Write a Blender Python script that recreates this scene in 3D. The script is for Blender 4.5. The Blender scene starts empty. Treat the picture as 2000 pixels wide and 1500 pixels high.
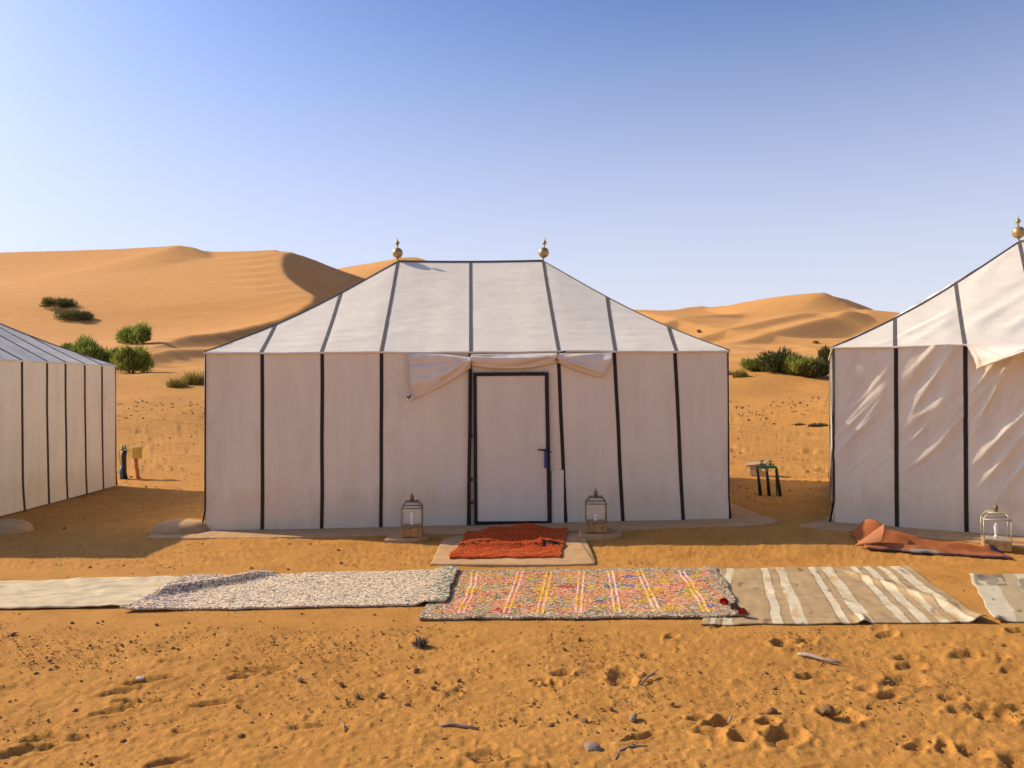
import bpy, math, random
import numpy as np
from mathutils import Vector, noise as mn

random.seed(7)
rng = np.random.default_rng(7)
S = bpy.context.scene
COL = S.collection
R = math.radians

# ------------------------------------------------------------------ camera, sky, sun, exposure
F = 1570.0                                   # focal length in pixels of a 2000 px wide picture
EYE = 1.75
cd = bpy.data.cameras.new('camera')
cd.sensor_width = 36.0
cd.lens = F / 2000.0 * 36.0
cd.clip_start = 0.05
cd.clip_end = 3000.0
cam = bpy.data.objects.new('camera', cd)
COL.objects.link(cam)
cam.location = (0, 0, EYE)
cam.rotation_mode = 'XYZ'
cam.rotation_euler = (R(90 + 0.22), 0, 0)
cam.rotation_mode = 'QUATERNION'
from mathutils import Quaternion
cam.rotation_quaternion = cam.rotation_euler.to_quaternion() @ Quaternion((0, 0, 1), R(-0.2))
S.camera = cam

SUN_TRAVEL = Vector((1.45, -0.52, -1.0)).normalized()
SUN_EL = math.asin(-SUN_TRAVEL.z)
SUN_AZ = math.atan2(-SUN_TRAVEL.x, -SUN_TRAVEL.y)     # from +Y towards +X
w = bpy.data.worlds.new('World')
S.world = w
w.use_nodes = True
wn, wl = w.node_tree.nodes, w.node_tree.links
bg = wn['Background']
sky = wn.new('ShaderNodeTexSky')
sky.sky_type = 'NISHITA'
sky.sun_disc = False
sky.sun_elevation = SUN_EL
sky.sun_rotation = SUN_AZ
sky.altitude = 1000
sky.air_density = 1.0
sky.dust_density = 5.0
sky.ozone_density = 10.0
# dusty desert air: deeper overhead, a pale even haze all round the horizon
gm = wn.new('ShaderNodeGamma'); gm.inputs[1].default_value = 1.15
tn = wn.new('ShaderNodeMix'); tn.data_type = 'RGBA'; tn.blend_type = 'MULTIPLY'; tn.inputs[0].default_value = 1
tn.inputs[7].default_value = (1.13, .97, .90, 1)
hz = wn.new('ShaderNodeMix'); hz.data_type = 'RGBA'; hz.inputs[7].default_value = (5.3, 5.35, 5.95, 1)
tc_ = wn.new('ShaderNodeTexCoord'); sp_ = wn.new('ShaderNodeSeparateXYZ'); mr_ = wn.new('ShaderNodeMapRange')
mr_.interpolation_type = 'SMOOTHSTEP'
for i_, v_ in ((1, -.05), (2, .54), (3, .93), (4, 0.0)): mr_.inputs[i_].default_value = v_
wl.new(tc_.outputs['Generated'], sp_.inputs[0]); wl.new(sp_.outputs['Z'], mr_.inputs[0])
wl.new(sky.outputs[0], gm.inputs[0]); wl.new(gm.outputs[0], tn.inputs[6])
wl.new(mr_.outputs[0], hz.inputs[0]); wl.new(tn.outputs[2], hz.inputs[6]); wl.new(hz.outputs[2], bg.inputs[0])
bg.inputs[1].default_value = 0.12

sl = bpy.data.lights.new('sun', 'SUN')
sl.energy = 4.1
sl.angle = R(0.53)
sl.color = (1.0, 0.84, 0.64)
sun = bpy.data.objects.new('sun', sl)
COL.objects.link(sun)
sun.rotation_mode = 'QUATERNION'
sun.rotation_quaternion = SUN_TRAVEL.to_track_quat('-Z', 'Y')
sun.location = (-60, 20, 60)

S.view_settings.view_transform = 'Standard'
S.view_settings.look = 'None'
S.view_settings.gamma = 1.0
S.view_settings.use_curve_mapping = False
S.view_settings.exposure = 0.43

# ------------------------------------------------------------------ helpers
def new_obj(name, verts, faces, mat=None, parent=None, smooth=False, cols=None):
    me = bpy.data.meshes.new(name)
    me.from_pydata([tuple(v) for v in verts], [], faces)
    if smooth:
        me.polygons.foreach_set('use_smooth', [True] * len(me.polygons))
    if cols is not None:
        a = me.color_attributes.new('Col', 'FLOAT_COLOR', 'POINT')
        c = np.ones((len(verts), 4), np.float32)
        c[:, :3] = np.asarray(cols, np.float32)[:, :3]
        a.data.foreach_set('color', c.ravel())
    me.update()
    o = bpy.data.objects.new(name, me)
    COL.objects.link(o)
    if mat:
        me.materials.append(mat)
    if parent:
        o.parent = parent
    return o

def empty(name, loc=(0, 0, 0), rz=0.0):
    o = bpy.data.objects.new(name, None)
    COL.objects.link(o)
    o.location = loc
    o.rotation_euler = (0, 0, rz)
    o.empty_display_size = 0.1
    return o

def tag(o, label=None, cat=None, group=None, kind=None):
    if label: o['label'] = label
    if cat: o['category'] = cat
    if group: o['group'] = group
    if kind: o['kind'] = kind
    return o

class MB:
    """collects verts and faces of one mesh"""
    def __init__(s):
        s.v, s.f = [], []
    def add(s, v, f):
        k = len(s.v)
        s.v += [tuple(p) for p in v]
        s.f += [tuple(i + k for i in q) for q in f]
    def box(s, c, d, rz=0.0, bev=0.0):
        x, y, z = d[0] / 2, d[1] / 2, d[2] / 2
        b = min(bev, x * .9, y * .9, z * .9)
        ca, sa = math.cos(rz), math.sin(rz)
        if b <= 0:
            pts = [(sx * x, sy * y, sz * z) for sz in (-1, 1) for sx, sy in ((-1, -1), (1, -1), (1, 1), (-1, 1))]
            fs = [(3, 2, 1, 0), (4, 5, 6, 7), (0, 1, 5, 4), (1, 2, 6, 5), (2, 3, 7, 6), (3, 0, 4, 7)]
        else:
            pts, fs = [], []
            for zz, ins in ((-z, b), (-z + b, 0), (z - b, 0), (z, b)):
                X, Y = x - ins, y - ins
                bb = b * .7
                pts += [(-X + bb, -Y, zz), (X - bb, -Y, zz), (X, -Y + bb, zz), (X, Y - bb, zz),
                        (X - bb, Y, zz), (-X + bb, Y, zz), (-X, Y - bb, zz), (-X, -Y + bb, zz)]
            for k in range(3):
                for i in range(8):
                    j = (i + 1) % 8
                    fs.append((k * 8 + i, k * 8 + j, k * 8 + 8 + j, k * 8 + 8 + i))
            fs.append(tuple(range(7, -1, -1)))
            fs.append(tuple(range(24, 32)))
        s.add([(c[0] + p[0] * ca - p[1] * sa, c[1] + p[0] * sa + p[1] * ca, c[2] + p[2]) for p in pts], fs)
    def lathe(s, prof, c=(0, 0, 0), n=16):
        v, f = [], []
        for r, z in prof:
            for i in range(n):
                a = 2 * math.pi * i / n
                v.append((c[0] + r * math.cos(a), c[1] + r * math.sin(a), c[2] + z))
        for k in range(len(prof) - 1):
            for i in range(n):
                j = (i + 1) % n
                f.append((k * n + i, k * n + j, k * n + n + j, k * n + n + i))
        f.append(tuple(range(n - 1, -1, -1)))
        f.append(tuple(range((len(prof) - 1) * n, len(prof) * n)))
        s.add(v, f)
    def tube(s, pts, rad, n=8):
        pts = [Vector(p) for p in pts]
        if not hasattr(rad, '__len__'): rad = [rad] * len(pts)
        v, f = [], []
        up = Vector((0.13, 0.31, 0.94)).normalized()
        for k, p in enumerate(pts):
            d = (pts[min(k + 1, len(pts) - 1)] - pts[max(k - 1, 0)]).normalized()
            a = d.cross(up)
            if a.length < 1e-3: a = d.cross(Vector((1, 0, 0)))
            a.normalize()
            b = a.cross(d)
            for i in range(n):
                t = 2 * math.pi * i / n
                v.append(p + (a * math.cos(t) + b * math.sin(t)) * rad[k])
        for k in range(len(pts) - 1):
            for i in range(n):
                j = (i + 1) % n
                f.append((k * n + i, k * n + j, k * n + n + j, k * n + n + i))
        f.append(tuple(range(n - 1, -1, -1)))
        f.append(tuple(range((len(pts) - 1) * n, len(pts) * n)))
        s.add(v, f)
    def build(s, name, mat, parent=None, smooth=False):
        return new_obj(name, s.v, s.f, mat, parent, smooth)

def grid_faces(nu, nv):
    """faces of an (nu+1) x (nv+1) vertex grid, index = i*(nv+1)+j"""
    f = []
    for i in range(nu):
        for j in range(nv):
            a = i * (nv + 1) + j
            f.append((a, a + nv + 1, a + nv + 2, a + 1))
    return f

def sstep(a, b, x):
    t = np.clip((x - a) / (b - a), 0, 1)
    return t * t * (3 - 2 * t)

def softplus(t, k):
    return k * np.logaddexp(0, t / k)

_perm = rng.random((256, 256))
def vnoise(x, y):
    """smooth value noise in -1..1 for numpy arrays"""
    x = np.asarray(x, float); y = np.asarray(y, float)
    xi = np.floor(x).astype(int); yi = np.floor(y).astype(int)
    fx = x - xi; fy = y - yi
    fx = fx * fx * fx * (fx * (fx * 6 - 15) + 10); fy = fy * fy * fy * (fy * (fy * 6 - 15) + 10)
    a = _perm[xi & 255, yi & 255]; b = _perm[(xi + 1) & 255, yi & 255]
    c = _perm[xi & 255, (yi + 1) & 255]; d = _perm[(xi + 1) & 255, (yi + 1) & 255]
    return 2 * (a * (1 - fx) * (1 - fy) + b * fx * (1 - fy) + c * (1 - fx) * fy + d * fx * fy) - 1

# ------------------------------------------------------------------ materials
def lin(r, g, b):
    f = lambda c: (c / 255 / 12.92) if c / 255 <= .04045 else ((c / 255 + .055) / 1.055) ** 2.4
    return (f(r), f(g), f(b))

class NT:
    def __init__(s, name):
        s.m = bpy.data.materials.new(name)
        s.m.use_nodes = True
        s.n, s.l = s.m.node_tree.nodes, s.m.node_tree.links
        s.p = s.n['Principled BSDF']
    def add(s, t, **kw):
        n = s.n.new(t)
        for k, v in kw.items(): setattr(n, k, v)
        return n
    def coord(s, out='Object', scale=(1, 1, 1), rot=(0, 0, 0)):
        tc = s.add('ShaderNodeTexCoord'); mp = s.add('ShaderNodeMapping')
        mp.inputs['Scale'].default_value = scale
        mp.inputs['Rotation'].default_value = rot
        s.l.new(tc.outputs[out], mp.inputs['Vector'])
        return mp.outputs[0]
    def noise(s, vec, scale, detail=4, rough=.55, dist=0):
        n = s.add('ShaderNodeTexNoise')
        n.inputs['Scale'].default_value = scale; n.inputs['Detail'].default_value = detail
        n.inputs['Roughness'].default_value = rough; n.inputs['Distortion'].default_value = dist
        s.l.new(vec, n.inputs['Vector'])
        return n.outputs['Fac']
    def ramp(s, fac, stops):
        r = s.add('ShaderNodeValToRGB')
        e = r.color_ramp.elements
        while len(e) < len(stops): e.new(.5)
        for i, (p, c) in enumerate(stops):
            e[i].position = p; e[i].color = (c[0], c[1], c[2], 1)
        s.l.new(fac, r.inputs[0])
        return r.outputs[0]
    def mul(s, a, b, fac=1.0):
        m = s.add('ShaderNodeMix', data_type='RGBA', blend_type='MULTIPLY')
        m.inputs[0].default_value = fac
        for k, v in ((6, a), (7, b)):
            if hasattr(v, 'is_output'): s.l.new(v, m.inputs[k])
            else: m.inputs[k].default_value = (*v, 1)
        return m.outputs[2]
    def bump(s, h, strength, dist, prev=None):
        b = s.add('ShaderNodeBump')
        b.inputs['Strength'].default_value = strength; b.inputs['Distance'].default_value = dist
        s.l.new(h, b.inputs['Height'])
        if prev is not None: s.l.new(prev, b.inputs['Normal'])
        return b.outputs[0]
    def color(s, c):
        if hasattr(c, 'is_output'): s.l.new(c, s.p.inputs['Base Color'])
        else: s.p.inputs['Base Color'].default_value = (*c, 1)
    def normal(s, n): s.l.new(n, s.p.inputs['Normal'])
    def set(s, rough=.8, metal=0, spec=.3):
        s.p.inputs['Roughness'].default_value = rough
        s.p.inputs['Metallic'].default_value = metal
        s.p.inputs['Specular IOR Level'].default_value = spec

def simple(name, c, rough=.7, metal=0, spec=.3, var=.15, scale=25, bump=.0):
    t = NT(name); t.set(rough, metal, spec)
    v = t.coord()
    n = t.noise(v, scale, 4)
    lo = tuple(x * (1 - var) for x in c); hi = tuple(min(1, x * (1 + var)) for x in c)
    t.color(t.ramp(n, [(.3, lo), (.7, hi)]))
    if bump: t.normal(t.bump(n, .6, bump))
    return t.m

def sand_mat(name, near):
    t = NT(name); t.set(.95, 0, .1)
    v = t.coord('Object')
    n1 = t.noise(v, .35 if near else .02, 5, .6)
    # camp sand is trodden and browner, wind-blown sand further out is paler, partly distance haze put into its colour
    camp = t.ramp(t.noise(v, .35, 5, .6), [(.30, (.485, .225, .048)), (.70, (.56, .272, .062))])
    blown = t.ramp(t.noise(v, .02, 5, .6), [(.30, (.575, .280, .082)), (.70, (.635, .318, .098))])
    ln_ = t.add('ShaderNodeVectorMath', operation='LENGTH'); t.l.new(v, ln_.inputs[0])
    mrp = t.add('ShaderNodeMapRange'); t.l.new(ln_.outputs['Value'], mrp.inputs[0])
    mrp.inputs[1].default_value = 22; mrp.inputs[2].default_value = 85
    mxs = t.add('ShaderNodeMix', data_type='RGBA'); t.l.new(mrp.outputs[0], mxs.inputs[0])
    t.l.new(camp, mxs.inputs[6]); t.l.new(blown, mxs.inputs[7])
    base = mxs.outputs[2]
    if near:
        n2 = t.noise(v, 3.2, 6, .65)
        base = t.mul(base, t.ramp(n2, [(.30, (.80, .78, .74)), (.55, (1, 1, 1)), (.8, (1.06, 1.05, 1.03))]))
        n3 = t.noise(v, 95, 3, .7)
        base = t.mul(base, t.ramp(n3, [(.30, (.62, .58, .54)), (.47, (1, 1, 1)), (.7, (1, 1, 1)), (.8, (1.12, 1.1, 1.08))]))
        nb = t.noise(v, 14, 8, .68)
        b = t.bump(nb, .6, .016)
        b = t.bump(t.noise(v, 42, 5, .7), .7, .010, b)
        b = t.bump(t.noise(v, 150, 4, .75), .7, .005, b)
        t.normal(b)
    else:
        # wind ripples too fine to model on far dunes
        n2 = t.noise(v, .6, 4, .6)
        base = t.mul(base, t.ramp(n2, [(.3, (.93, .92, .90)), (.7, (1.03, 1.03, 1.02))]))
        t.normal(t.bump(t.noise(t.coord('Object', (1, 1, .3)), 2.2, 5, .6), .14, .10))
    t.color(base)
    return t.m

def canvas_mat(name, c, bump=.5, rough=.62, aniso=(1, 1, 1)):
    t = NT(name); t.set(rough, 0, .35)
    v = t.coord('Object')
    n = t.noise(v, 1.3, 5, .6)
    col = t.ramp(n, [(.25, tuple(x * .92 for x in c)), (.7, c)])
    st = t.noise(t.coord('Object', (6, 6, .7)), 1.0, 3, .6)
    col = t.mul(col, t.ramp(st, [(.3, (.93, .92, .90)), (.6, (1, 1, 1))]))
    if 'wall' in name:
        sx = t.add('ShaderNodeSeparateXYZ'); t.l.new(t.coord('Object'), sx.inputs[0])
        ad = t.add('ShaderNodeMath', operation='MULTIPLY_ADD'); t.l.new(t.noise(t.coord('Object', (3, 3, 1)), 1.6, 5, .65), ad.inputs[0])
        ad.inputs[1].default_value = -.75; t.l.new(sx.outputs['Z'], ad.inputs[2])
        col = t.mul(col, t.ramp(ad.outputs[0], [(0.0, (.93, .88, .81)), (.22, (1, 1, 1))]))
        st2 = t.noise(t.coord('Object', (1, 1, .35), (0, .5, .3)), 2.6, 6, .7, 1.2)
        col = t.mul(col, t.ramp(st2, [(.32, (.93, .91, .88)), (.46, (1, 1, 1))]))
    t.color(col)
    b = t.bump(t.noise(t.coord('Object', aniso), 4.5, 5, .55, .4), bump, .02)
    b = t.bump(t.noise(v, 260, 2, .5), .12, .002, b)
    t.normal(b)
    return t.m

def attr_mat(name, rough=.95, bump=0, bscale=200, var=.12):
    t = NT(name); t.set(rough, 0, .12)
    a = t.add('ShaderNodeAttribute', attribute_name='Col')
    n = t.noise(t.coord('Object'), bscale, 3, .6)
    t.color(t.mul(a.outputs['Color'], t.ramp(n, [(.3, (1 - 2 * var,) * 3), (.7, (1, 1, 1))])))
    if bump: t.normal(t.bump(n, .6, bump))
    return t.m

M = {}
M['sand'] = sand_mat('sand', True)
M['dune'] = sand_mat('dune_sand', False)
M['canvas'] = canvas_mat('canvas_wall', (.82, .73, .56), .35)
M['roof'] = canvas_mat('canvas_roof', (.80, .725, .57), .30, .7, (.35, 1.6, 1.0))
M['flap'] = canvas_mat('canvas_flap', (.78, .68, .54), .4)
M['tape'] = simple('black_tape', (.018, .014, .013), .55, 0, .3, .25)
M['faded'] = simple('faded_tape', (.125, .110, .092), .8, 0, .2, .12, 8)
M['brass'] = simple('brass', (.42, .29, .12), .48, .65, .5, .2, 30)
M['oldbrass'] = simple('dull_brass', (.22, .16, .07), .5, .6, .5, .2, 60)
M['palebrass'] = simple('pale_brass', (.50, .42, .28), .5, .3, .5, .15, 60)
M['plaster'] = simple('plaster', (.49, .30, .14), .95, 0, .1, .14, 9, .01)
M['door'] = canvas_mat('door_canvas', (.79, .70, .545), .3)
M['metal'] = simple('dark_metal', (.03, .028, .03), .4, .6, .5)
M['blue'] = simple('blue_plate', (.03, .05, .22), .5, 0, .4)
M['pole'] = simple('tent_cord', (.35, .30, .24), .8)
M['block'] = simple('lantern_wood', (.36, .22, .09), .85, 0, .2, .35, 22, .006)
M['bulb'] = simple('white_bulb', (.82, .80, .74), .3, 0, .5, .03)
M['black_pipe'] = simple('black_pipe', (.018, .018, .022), .45, 0, .4)
M['blue_tape'] = simple('blue_wrap', (.05, .10, .22), .5, 0, .4)
M['grey_pipe'] = simple('grey_pipe', (.42, .40, .33), .5, 0, .4)
M['green'] = simple('green_plastic', (.03, .22, .07), .4, 0, .5, .2)
M['tapmetal'] = simple('green_brass_tap', (.12, .20, .07), .4, .4, .5, .3, 60)
M['yellow'] = simple('yellow_box', (.55, .40, .07), .5, 0, .4)
M['orangepipe'] = simple('orange_conduit', (.42, .13, .03), .55, 0, .3)
M['stone'] = simple('stone', (.27, .15, .065), .95, 0, .15, .3, 40, .01)
M['gravel'] = simple('gravel', (.24, .125, .048), .95, 0, .12, .35, 6)
M['palestone'] = simple('pale_stone', (.66, .58, .46), .9, 0, .2, .1, 60)
M['greystone'] = simple('grey_stone', (.38, .28, .19), .9, 0, .2, .2, 60, .01)
M['stick'] = simple('dry_stick', (.30, .20, .15), .9, 0, .2, .3, 60)
M['whitestick'] = simple('bleached_stick', (.36, .28, .21), .9, 0, .2, .25, 60)
M['brickbox'] = simple('brown_block', (.36, .24, .15), .9, 0, .2, .2, 20)
M['brickside'] = simple('block_side', (.45, .36, .30), .9, 0, .2, .15, 20)
M['stem'] = simple('woody_stem', (.14, .09, .05), .9)
M['rug'] = attr_mat('woven_rug', .95, .003, 240, .10)
M['pile'] = attr_mat('rug_pile', .95, 0, 300, .05)
M['leaf'] = attr_mat('foliage', .8, 0, 3, .1)
_n, _l = M['leaf'].node_tree.nodes, M['leaf'].node_tree.links
_t = _n.new('ShaderNodeBsdfTranslucent'); _m = _n.new('ShaderNodeMixShader'); _m.inputs[0].default_value = .42
_l.new(_n['Principled BSDF'].inputs['Base Color'].links[0].from_socket, _t.inputs[0])
_l.new(_n['Principled BSDF'].outputs[0], _m.inputs[1]); _l.new(_t.outputs[0], _m.inputs[2])
_l.new(_m.outputs[0], _n['Material Output'].inputs['Surface'])
t = NT('clear_glass')
tr = t.add('ShaderNodeBsdfTransparent'); tr.inputs[0].default_value = (1, 1, 1, 1)
gl = t.add('ShaderNodeBsdfGlossy'); gl.inputs['Roughness'].default_value = .06
mx = t.add('ShaderNodeMixShader'); mx.inputs[0].default_value = .035
t.l.new(tr.outputs[0], mx.inputs[1]); t.l.new(gl.outputs[0], mx.inputs[2])
t.l.new(mx.outputs[0], t.n['Material Output'].inputs['Surface'])
M['glass'] = t.m

# ------------------------------------------------------------------ the terrain: one height function
def W(px, py, D):
    """a surveyed point: picture direction at 2000x1500 and its distance ahead"""
    hz = 756 - .0035 * (px - 1000)
    return ((px - 1000) / F * D, D, EYE + (hz - py) / F * D)

def base_h(x, y):
    d = np.maximum(y, -40) + .22 * np.abs(x)
    z = .1 * softplus(d - 20, 3) - .045 * softplus(d - 48, 6) - .055 * softplus(d - 150, 15)
    z = z + .125 * sstep(-3.7, 3.2, x) * sstep(7.9, 9.5, y)
    k = sstep(16, 34, d)
    z = z + k * (.28 * vnoise(x * .16 + 5, y * .12) + .10 * vnoise(x * .5, y * .4 + 9))
    z = z + sstep(60, 130, d) * 1.0 * vnoise(x * .03 + 3, y * .03)
    return z

DUNES = []
def dune(pts, wind, lee, lee_side, cap=.6, curve=0.0, soft=.0):
    """crest polyline; lee_side +1 = left hand when walking the points, -1 = right hand"""
    DUNES.append((np.array(pts, float), wind, lee, lee_side, cap, curve, soft))

# long crest running away from the camp, its slip face towards the right
dune([W(715, 545, 270), W(650, 523, 230), W(600, 502, 190), W(556, 490, 165), W(546, 512, 148), W(553, 538, 133),
      W(585, 562, 118), W(620, 582, 106), W(560, 620, 96), W(480, 640, 88), W(420, 652, 82), W(360, 657, 75),
      W(320, 676, 67), W(285, 690, 60), W(262, 706, 55)], .11, .80, 1, .5)
# high crest behind, sloping to the camera
dune([W(-900, 520, 210), W(-400, 500, 190), W(-100, 497, 180), W(0, 493, 178), W(200, 488, 173), W(320, 482, 169), W(362, 479, 166),
      W(398, 493, 172), W(490, 493, 170), W(540, 491, 171.5)], .40, .6, 1, .6, .0012)
# far dune seen over the tent
dune([W(560, 545, 340), W(680, 521, 340), W(740, 512, 335), W(803, 500, 330), W(824, 509, 340), W(900, 540, 350)], .33, .6, 1, .55, .0)
# right hand dune
dune([W(1080, 600, 255), W(1180, 603, 255), W(1250, 605, 250), W(1310, 607, 252), W(1362, 597, 262), W(1400, 601, 258),
      W(1480, 586, 250), W(1540, 577, 244), W(1606, 574.5, 238), W(1640, 592, 234), W(1680, 610, 230), W(1740, 625, 226), W(1850, 645, 224)], .24, .6, 1, .52, .0003)
dune([W(1606, 574, 238), W(1662, 587, 258), W(1730, 619, 285), W(1800, 650, 300), W(1900, 670, 330)], .3, .62, -1, .4)
dune([W(296, 690, 56), W(345, 684, 63), W(400, 684, 70), W(460, 680, 80)], .03, .78, -1, .1)
dune([W(1690, 607, 226), W(1760, 612, 224), W(1850, 630, 224), W(2050, 640, 230)], .2, .5, 1, .12)
dune([W(1240, 607, 215), W(1300, 618, 190), W(1380, 640, 170), W(1460, 655, 158), W(1560, 664, 152), W(1700, 660, 150), W(1900, 655, 150)], .05, .36, -1, .3)
# small crescents on its flank
dune([W(1385, 619, 205), W(1402, 617, 212), W(1440, 616, 224), W(1500, 618, 240)], .10, .6, -1, .14)
dune([W(1556, 615, 196), W(1580, 614, 203), W(1612, 619, 211), W(1632, 624, 214)], .10, .62, -1, .16)
dune([W(1630, 620, 196), W(1645, 610, 202), W(1662, 607, 208), W(1686, 616, 216)], .10, .62, -1, .16)
# dunes beyond both sides of the picture
dune([(-300, 20, 18), (-275, 90, 26), (-250, 150, 20)], .4, .6, 1, .5, .0)
dune([(150, 190, 14), (190, 130, 22), (230, 60, 25), (260, 10, 20)], .25, .6, 1, .5, .001)
dune([(-120, -230, 12), (0, -260, 18), (140, -240, 16), (240, -180, 12)], .25, .5, -1, .4, .001)

def seg_eval(P, x, y):
    """nearest point on the polyline: perpendicular distance, side, height there, run past the ends"""
    best = np.full(x.shape, 1e18); lined = np.zeros(x.shape); zw = np.zeros(x.shape); ws = np.zeros(x.shape); side = np.zeros_like(x); zc = np.zeros_like(x); over = np.zeros_like(x)
    n = len(P) - 1
    for i in range(n):
        ax, ay, az = P[i]; bx, by, bz = P[i + 1]
        dx, dy = bx - ax, by - ay
        L2 = dx * dx + dy * dy; L = math.sqrt(L2)
        t = ((x - ax) * dx + (y - ay) * dy) / L2
        tc = np.clip(t, 0, 1)
        px, py = ax + tc * dx, ay + tc * dy
        d2 = (x - px) ** 2 + (y - py) ** 2
        cr = (dx * (y - ay) - dy * (x - ax)) / L
        tie = np.abs(d2 - best) < 1e-7 * (1 + d2)
        m = (d2 < best) & ~tie | tie & (np.abs(cr) > lined)
        best = np.where(m, d2, best)
        lined = np.where(m, np.abs(cr), lined)
        sg = np.sign(cr)
        side = np.where(m, sg, side)
        wgt = L * (d2 + .6) ** -2.0
        zw += wgt * (az + tc * (bz - az)); ws += wgt
        ov = np.zeros_like(x)
        if i == 0: ov = np.maximum(ov, -t * L)
        if i == n - 1: ov = np.maximum(ov, (t - 1) * L)
        over = np.where(m, np.maximum(ov, 0), over)
    zc = zw / ws
    d = np.sqrt(best)
    perp = np.sqrt(np.maximum(d * d - over * over, 0))
    return perp, side, zc, over

def chaikin(P, it=2):
    P = np.array(P, float)
    for _ in range(it):
        Q = [P[0]]
        for a, b in zip(P[:-1], P[1:]):
            Q += [a * .75 + b * .25, a * .25 + b * .75]
        Q.append(P[-1]); P = np.array(Q)
    return P

def height(x, y, dunes=True):
    x = np.asarray(x, float); y = np.asarray(y, float)
    z = base_h(x, y)
    if not dunes: return z
    zb = z
    for (P, wind, lee, ls, cap, curve, soft) in DUNES:
        perp, side, zc, over = seg_eval(chaikin(P, 1), x, y)
        is_lee = (side == ls)
        s_ = .0045 * np.hypot(x, y)
        perp = np.sqrt(perp * perp + s_ * s_) - s_
        wslope = perp * wind - np.minimum(curve * perp * perp, perp * wind * .5)
        # concave foot of the windward slope, straight slip face
        h = zc - np.where(is_lee, perp * lee, wslope) - over * cap
        h = h - .25 * np.exp(-perp / 2.0) * 0
        k = .3 + .006 * np.hypot(x, y)
        mx_ = np.maximum(z, h); mn_ = np.minimum(z, h)
        z = mx_ + k * .35 * np.exp(-(mx_ - mn_) / k)
    m = sstep(46, 66, np.hypot(x, y))
    return zb + (z - zb) * m

def gz(x, y):
    return float(height(np.array([x]), np.array([y]), abs(y) > 45)[0])

# foot prints and hollows in the camp sand
PRINTS = []
def footprint(px, py, ln, wd, ang, dep):
    hz = 756 - .0035 * (px - 1000)
    D = EYE * F / (py - hz)
    PRINTS.append(((px - 1000) / F * D, D, ln, wd, ang, dep * .66))
for a in [(1213, 1322, .16, .09, 1.3, .045), (1264, 1280, .06, .05, .3, .03), (1050, 1327, .06, .04, .2, .03), (1078, 1333, .06, .05, .9, .03),
          (1098, 1313, .08, .05, .5, .035), (1405, 1412, .11, .06, .4, .045), (1362, 1403, .08, .04, .2, .03), (1383, 1435, .05, .09, 1.4, .04),
          (1447, 1444, .07, .07, 1.2, .05), (1497, 1415, .07, .06, .5, .04), (1245, 1442, .12, .04, .6, .035),
          (1532, 1258, .12, .09, .9, .05), (1570, 1253, .12, .05, .5, .03), (1310, 1243, .06, .05, .6, .03), (1340, 1252, .10, .03, .1, .02),
          (1592, 1320, .06, .14, 1.7, .04), (1640, 1321, .07, .06, .3, .03), (1765, 1283, .09, .05, .2, .035), (1776, 1300, .11, .07, .5, .035),
          (1765, 1330, .17, .10, .4, .04), (1735, 1358, .10, .05, .3, .035), (1895, 1283, .15, .09, .1, .04), (1943, 1285, .10, .06, .1, .04),
          (1855, 1363, .07, .05, .2, .03), (1885, 1388, .13, .07, .3, .04), (1938, 1395, .14, .10, .9, .05), (1975, 1385, .12, .05, .3, .03),
          (1640, 1400, .11, .11, .8, .05), (1532, 1445, .13, .10, .9, .05), (1790, 1460, .07, .04, .5, .03), (1840, 1460, .09, .04, 1.1, .03),
          (1893, 1470, .07, .07, 1.3, .035), (1985, 1490, .10, .07, .6, .04), (1975, 1310, .09, .05, .3, .03), (1830, 1263, .12, .04, .2, .02),
          (290, 1330, .16, .05, .5, .035), (235, 1352, .14, .05, .6, .035), (275, 1373, .16, .035, .05, .045), (225, 1390, .13, .04, .6, .03),
          (55, 1465, .16, .06, .5, .035), (75, 1445, .12, .05, .3, .03), (418, 1373, .12, .04, .4, .035), (480, 1320, .12, .04, .6, .035),
          (515, 1307, .20, .06, .2, .04), (130, 1447, .14, .05, .3, .03), (350, 1290, .12, .04, .4, .03), (330, 1490, .12, .04, .6, .03),
          (620, 1275, .14, .03, .2, .02), (930, 1233, .14, .02, .25, .015), (610, 1420, .16, .05, .3, .02), (960, 1480, .12, .08, .4, .03),
          (1730, 1240, .12, .05, .5, .03), (1990, 1235, .12, .06, .3, .04), (1690, 1345, .06, .04, .2, .02)]:
    footprint(*a)
for i in range(16):
    x = rng.uniform(-3.4, 3.9); y = rng.uniform(3.6, 6.0)
    PRINTS.append((x, y, rng.uniform(.05, .13), rng.uniform(.03, .06), rng.normal(.35, .5), rng.uniform(.006, .016)))
for i in range(90):                        # trampled sand between and behind the tents
    sx = rng.random()
    x, y = ((rng.uniform(-10.5, -6.5), rng.uniform(16, 30)) if sx < .5 else (rng.uniform(4.3, 9), rng.uniform(12, 28)))
    PRINTS.append((x, y, rng.uniform(.12, .30), rng.uniform(.08, .14), rng.normal(.2, .5), rng.uniform(.02, .06)))

def rug_mask(x, y):
    return sstep(5.6, 5.9, y) * (1 - sstep(7.6, 7.9, y))

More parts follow.
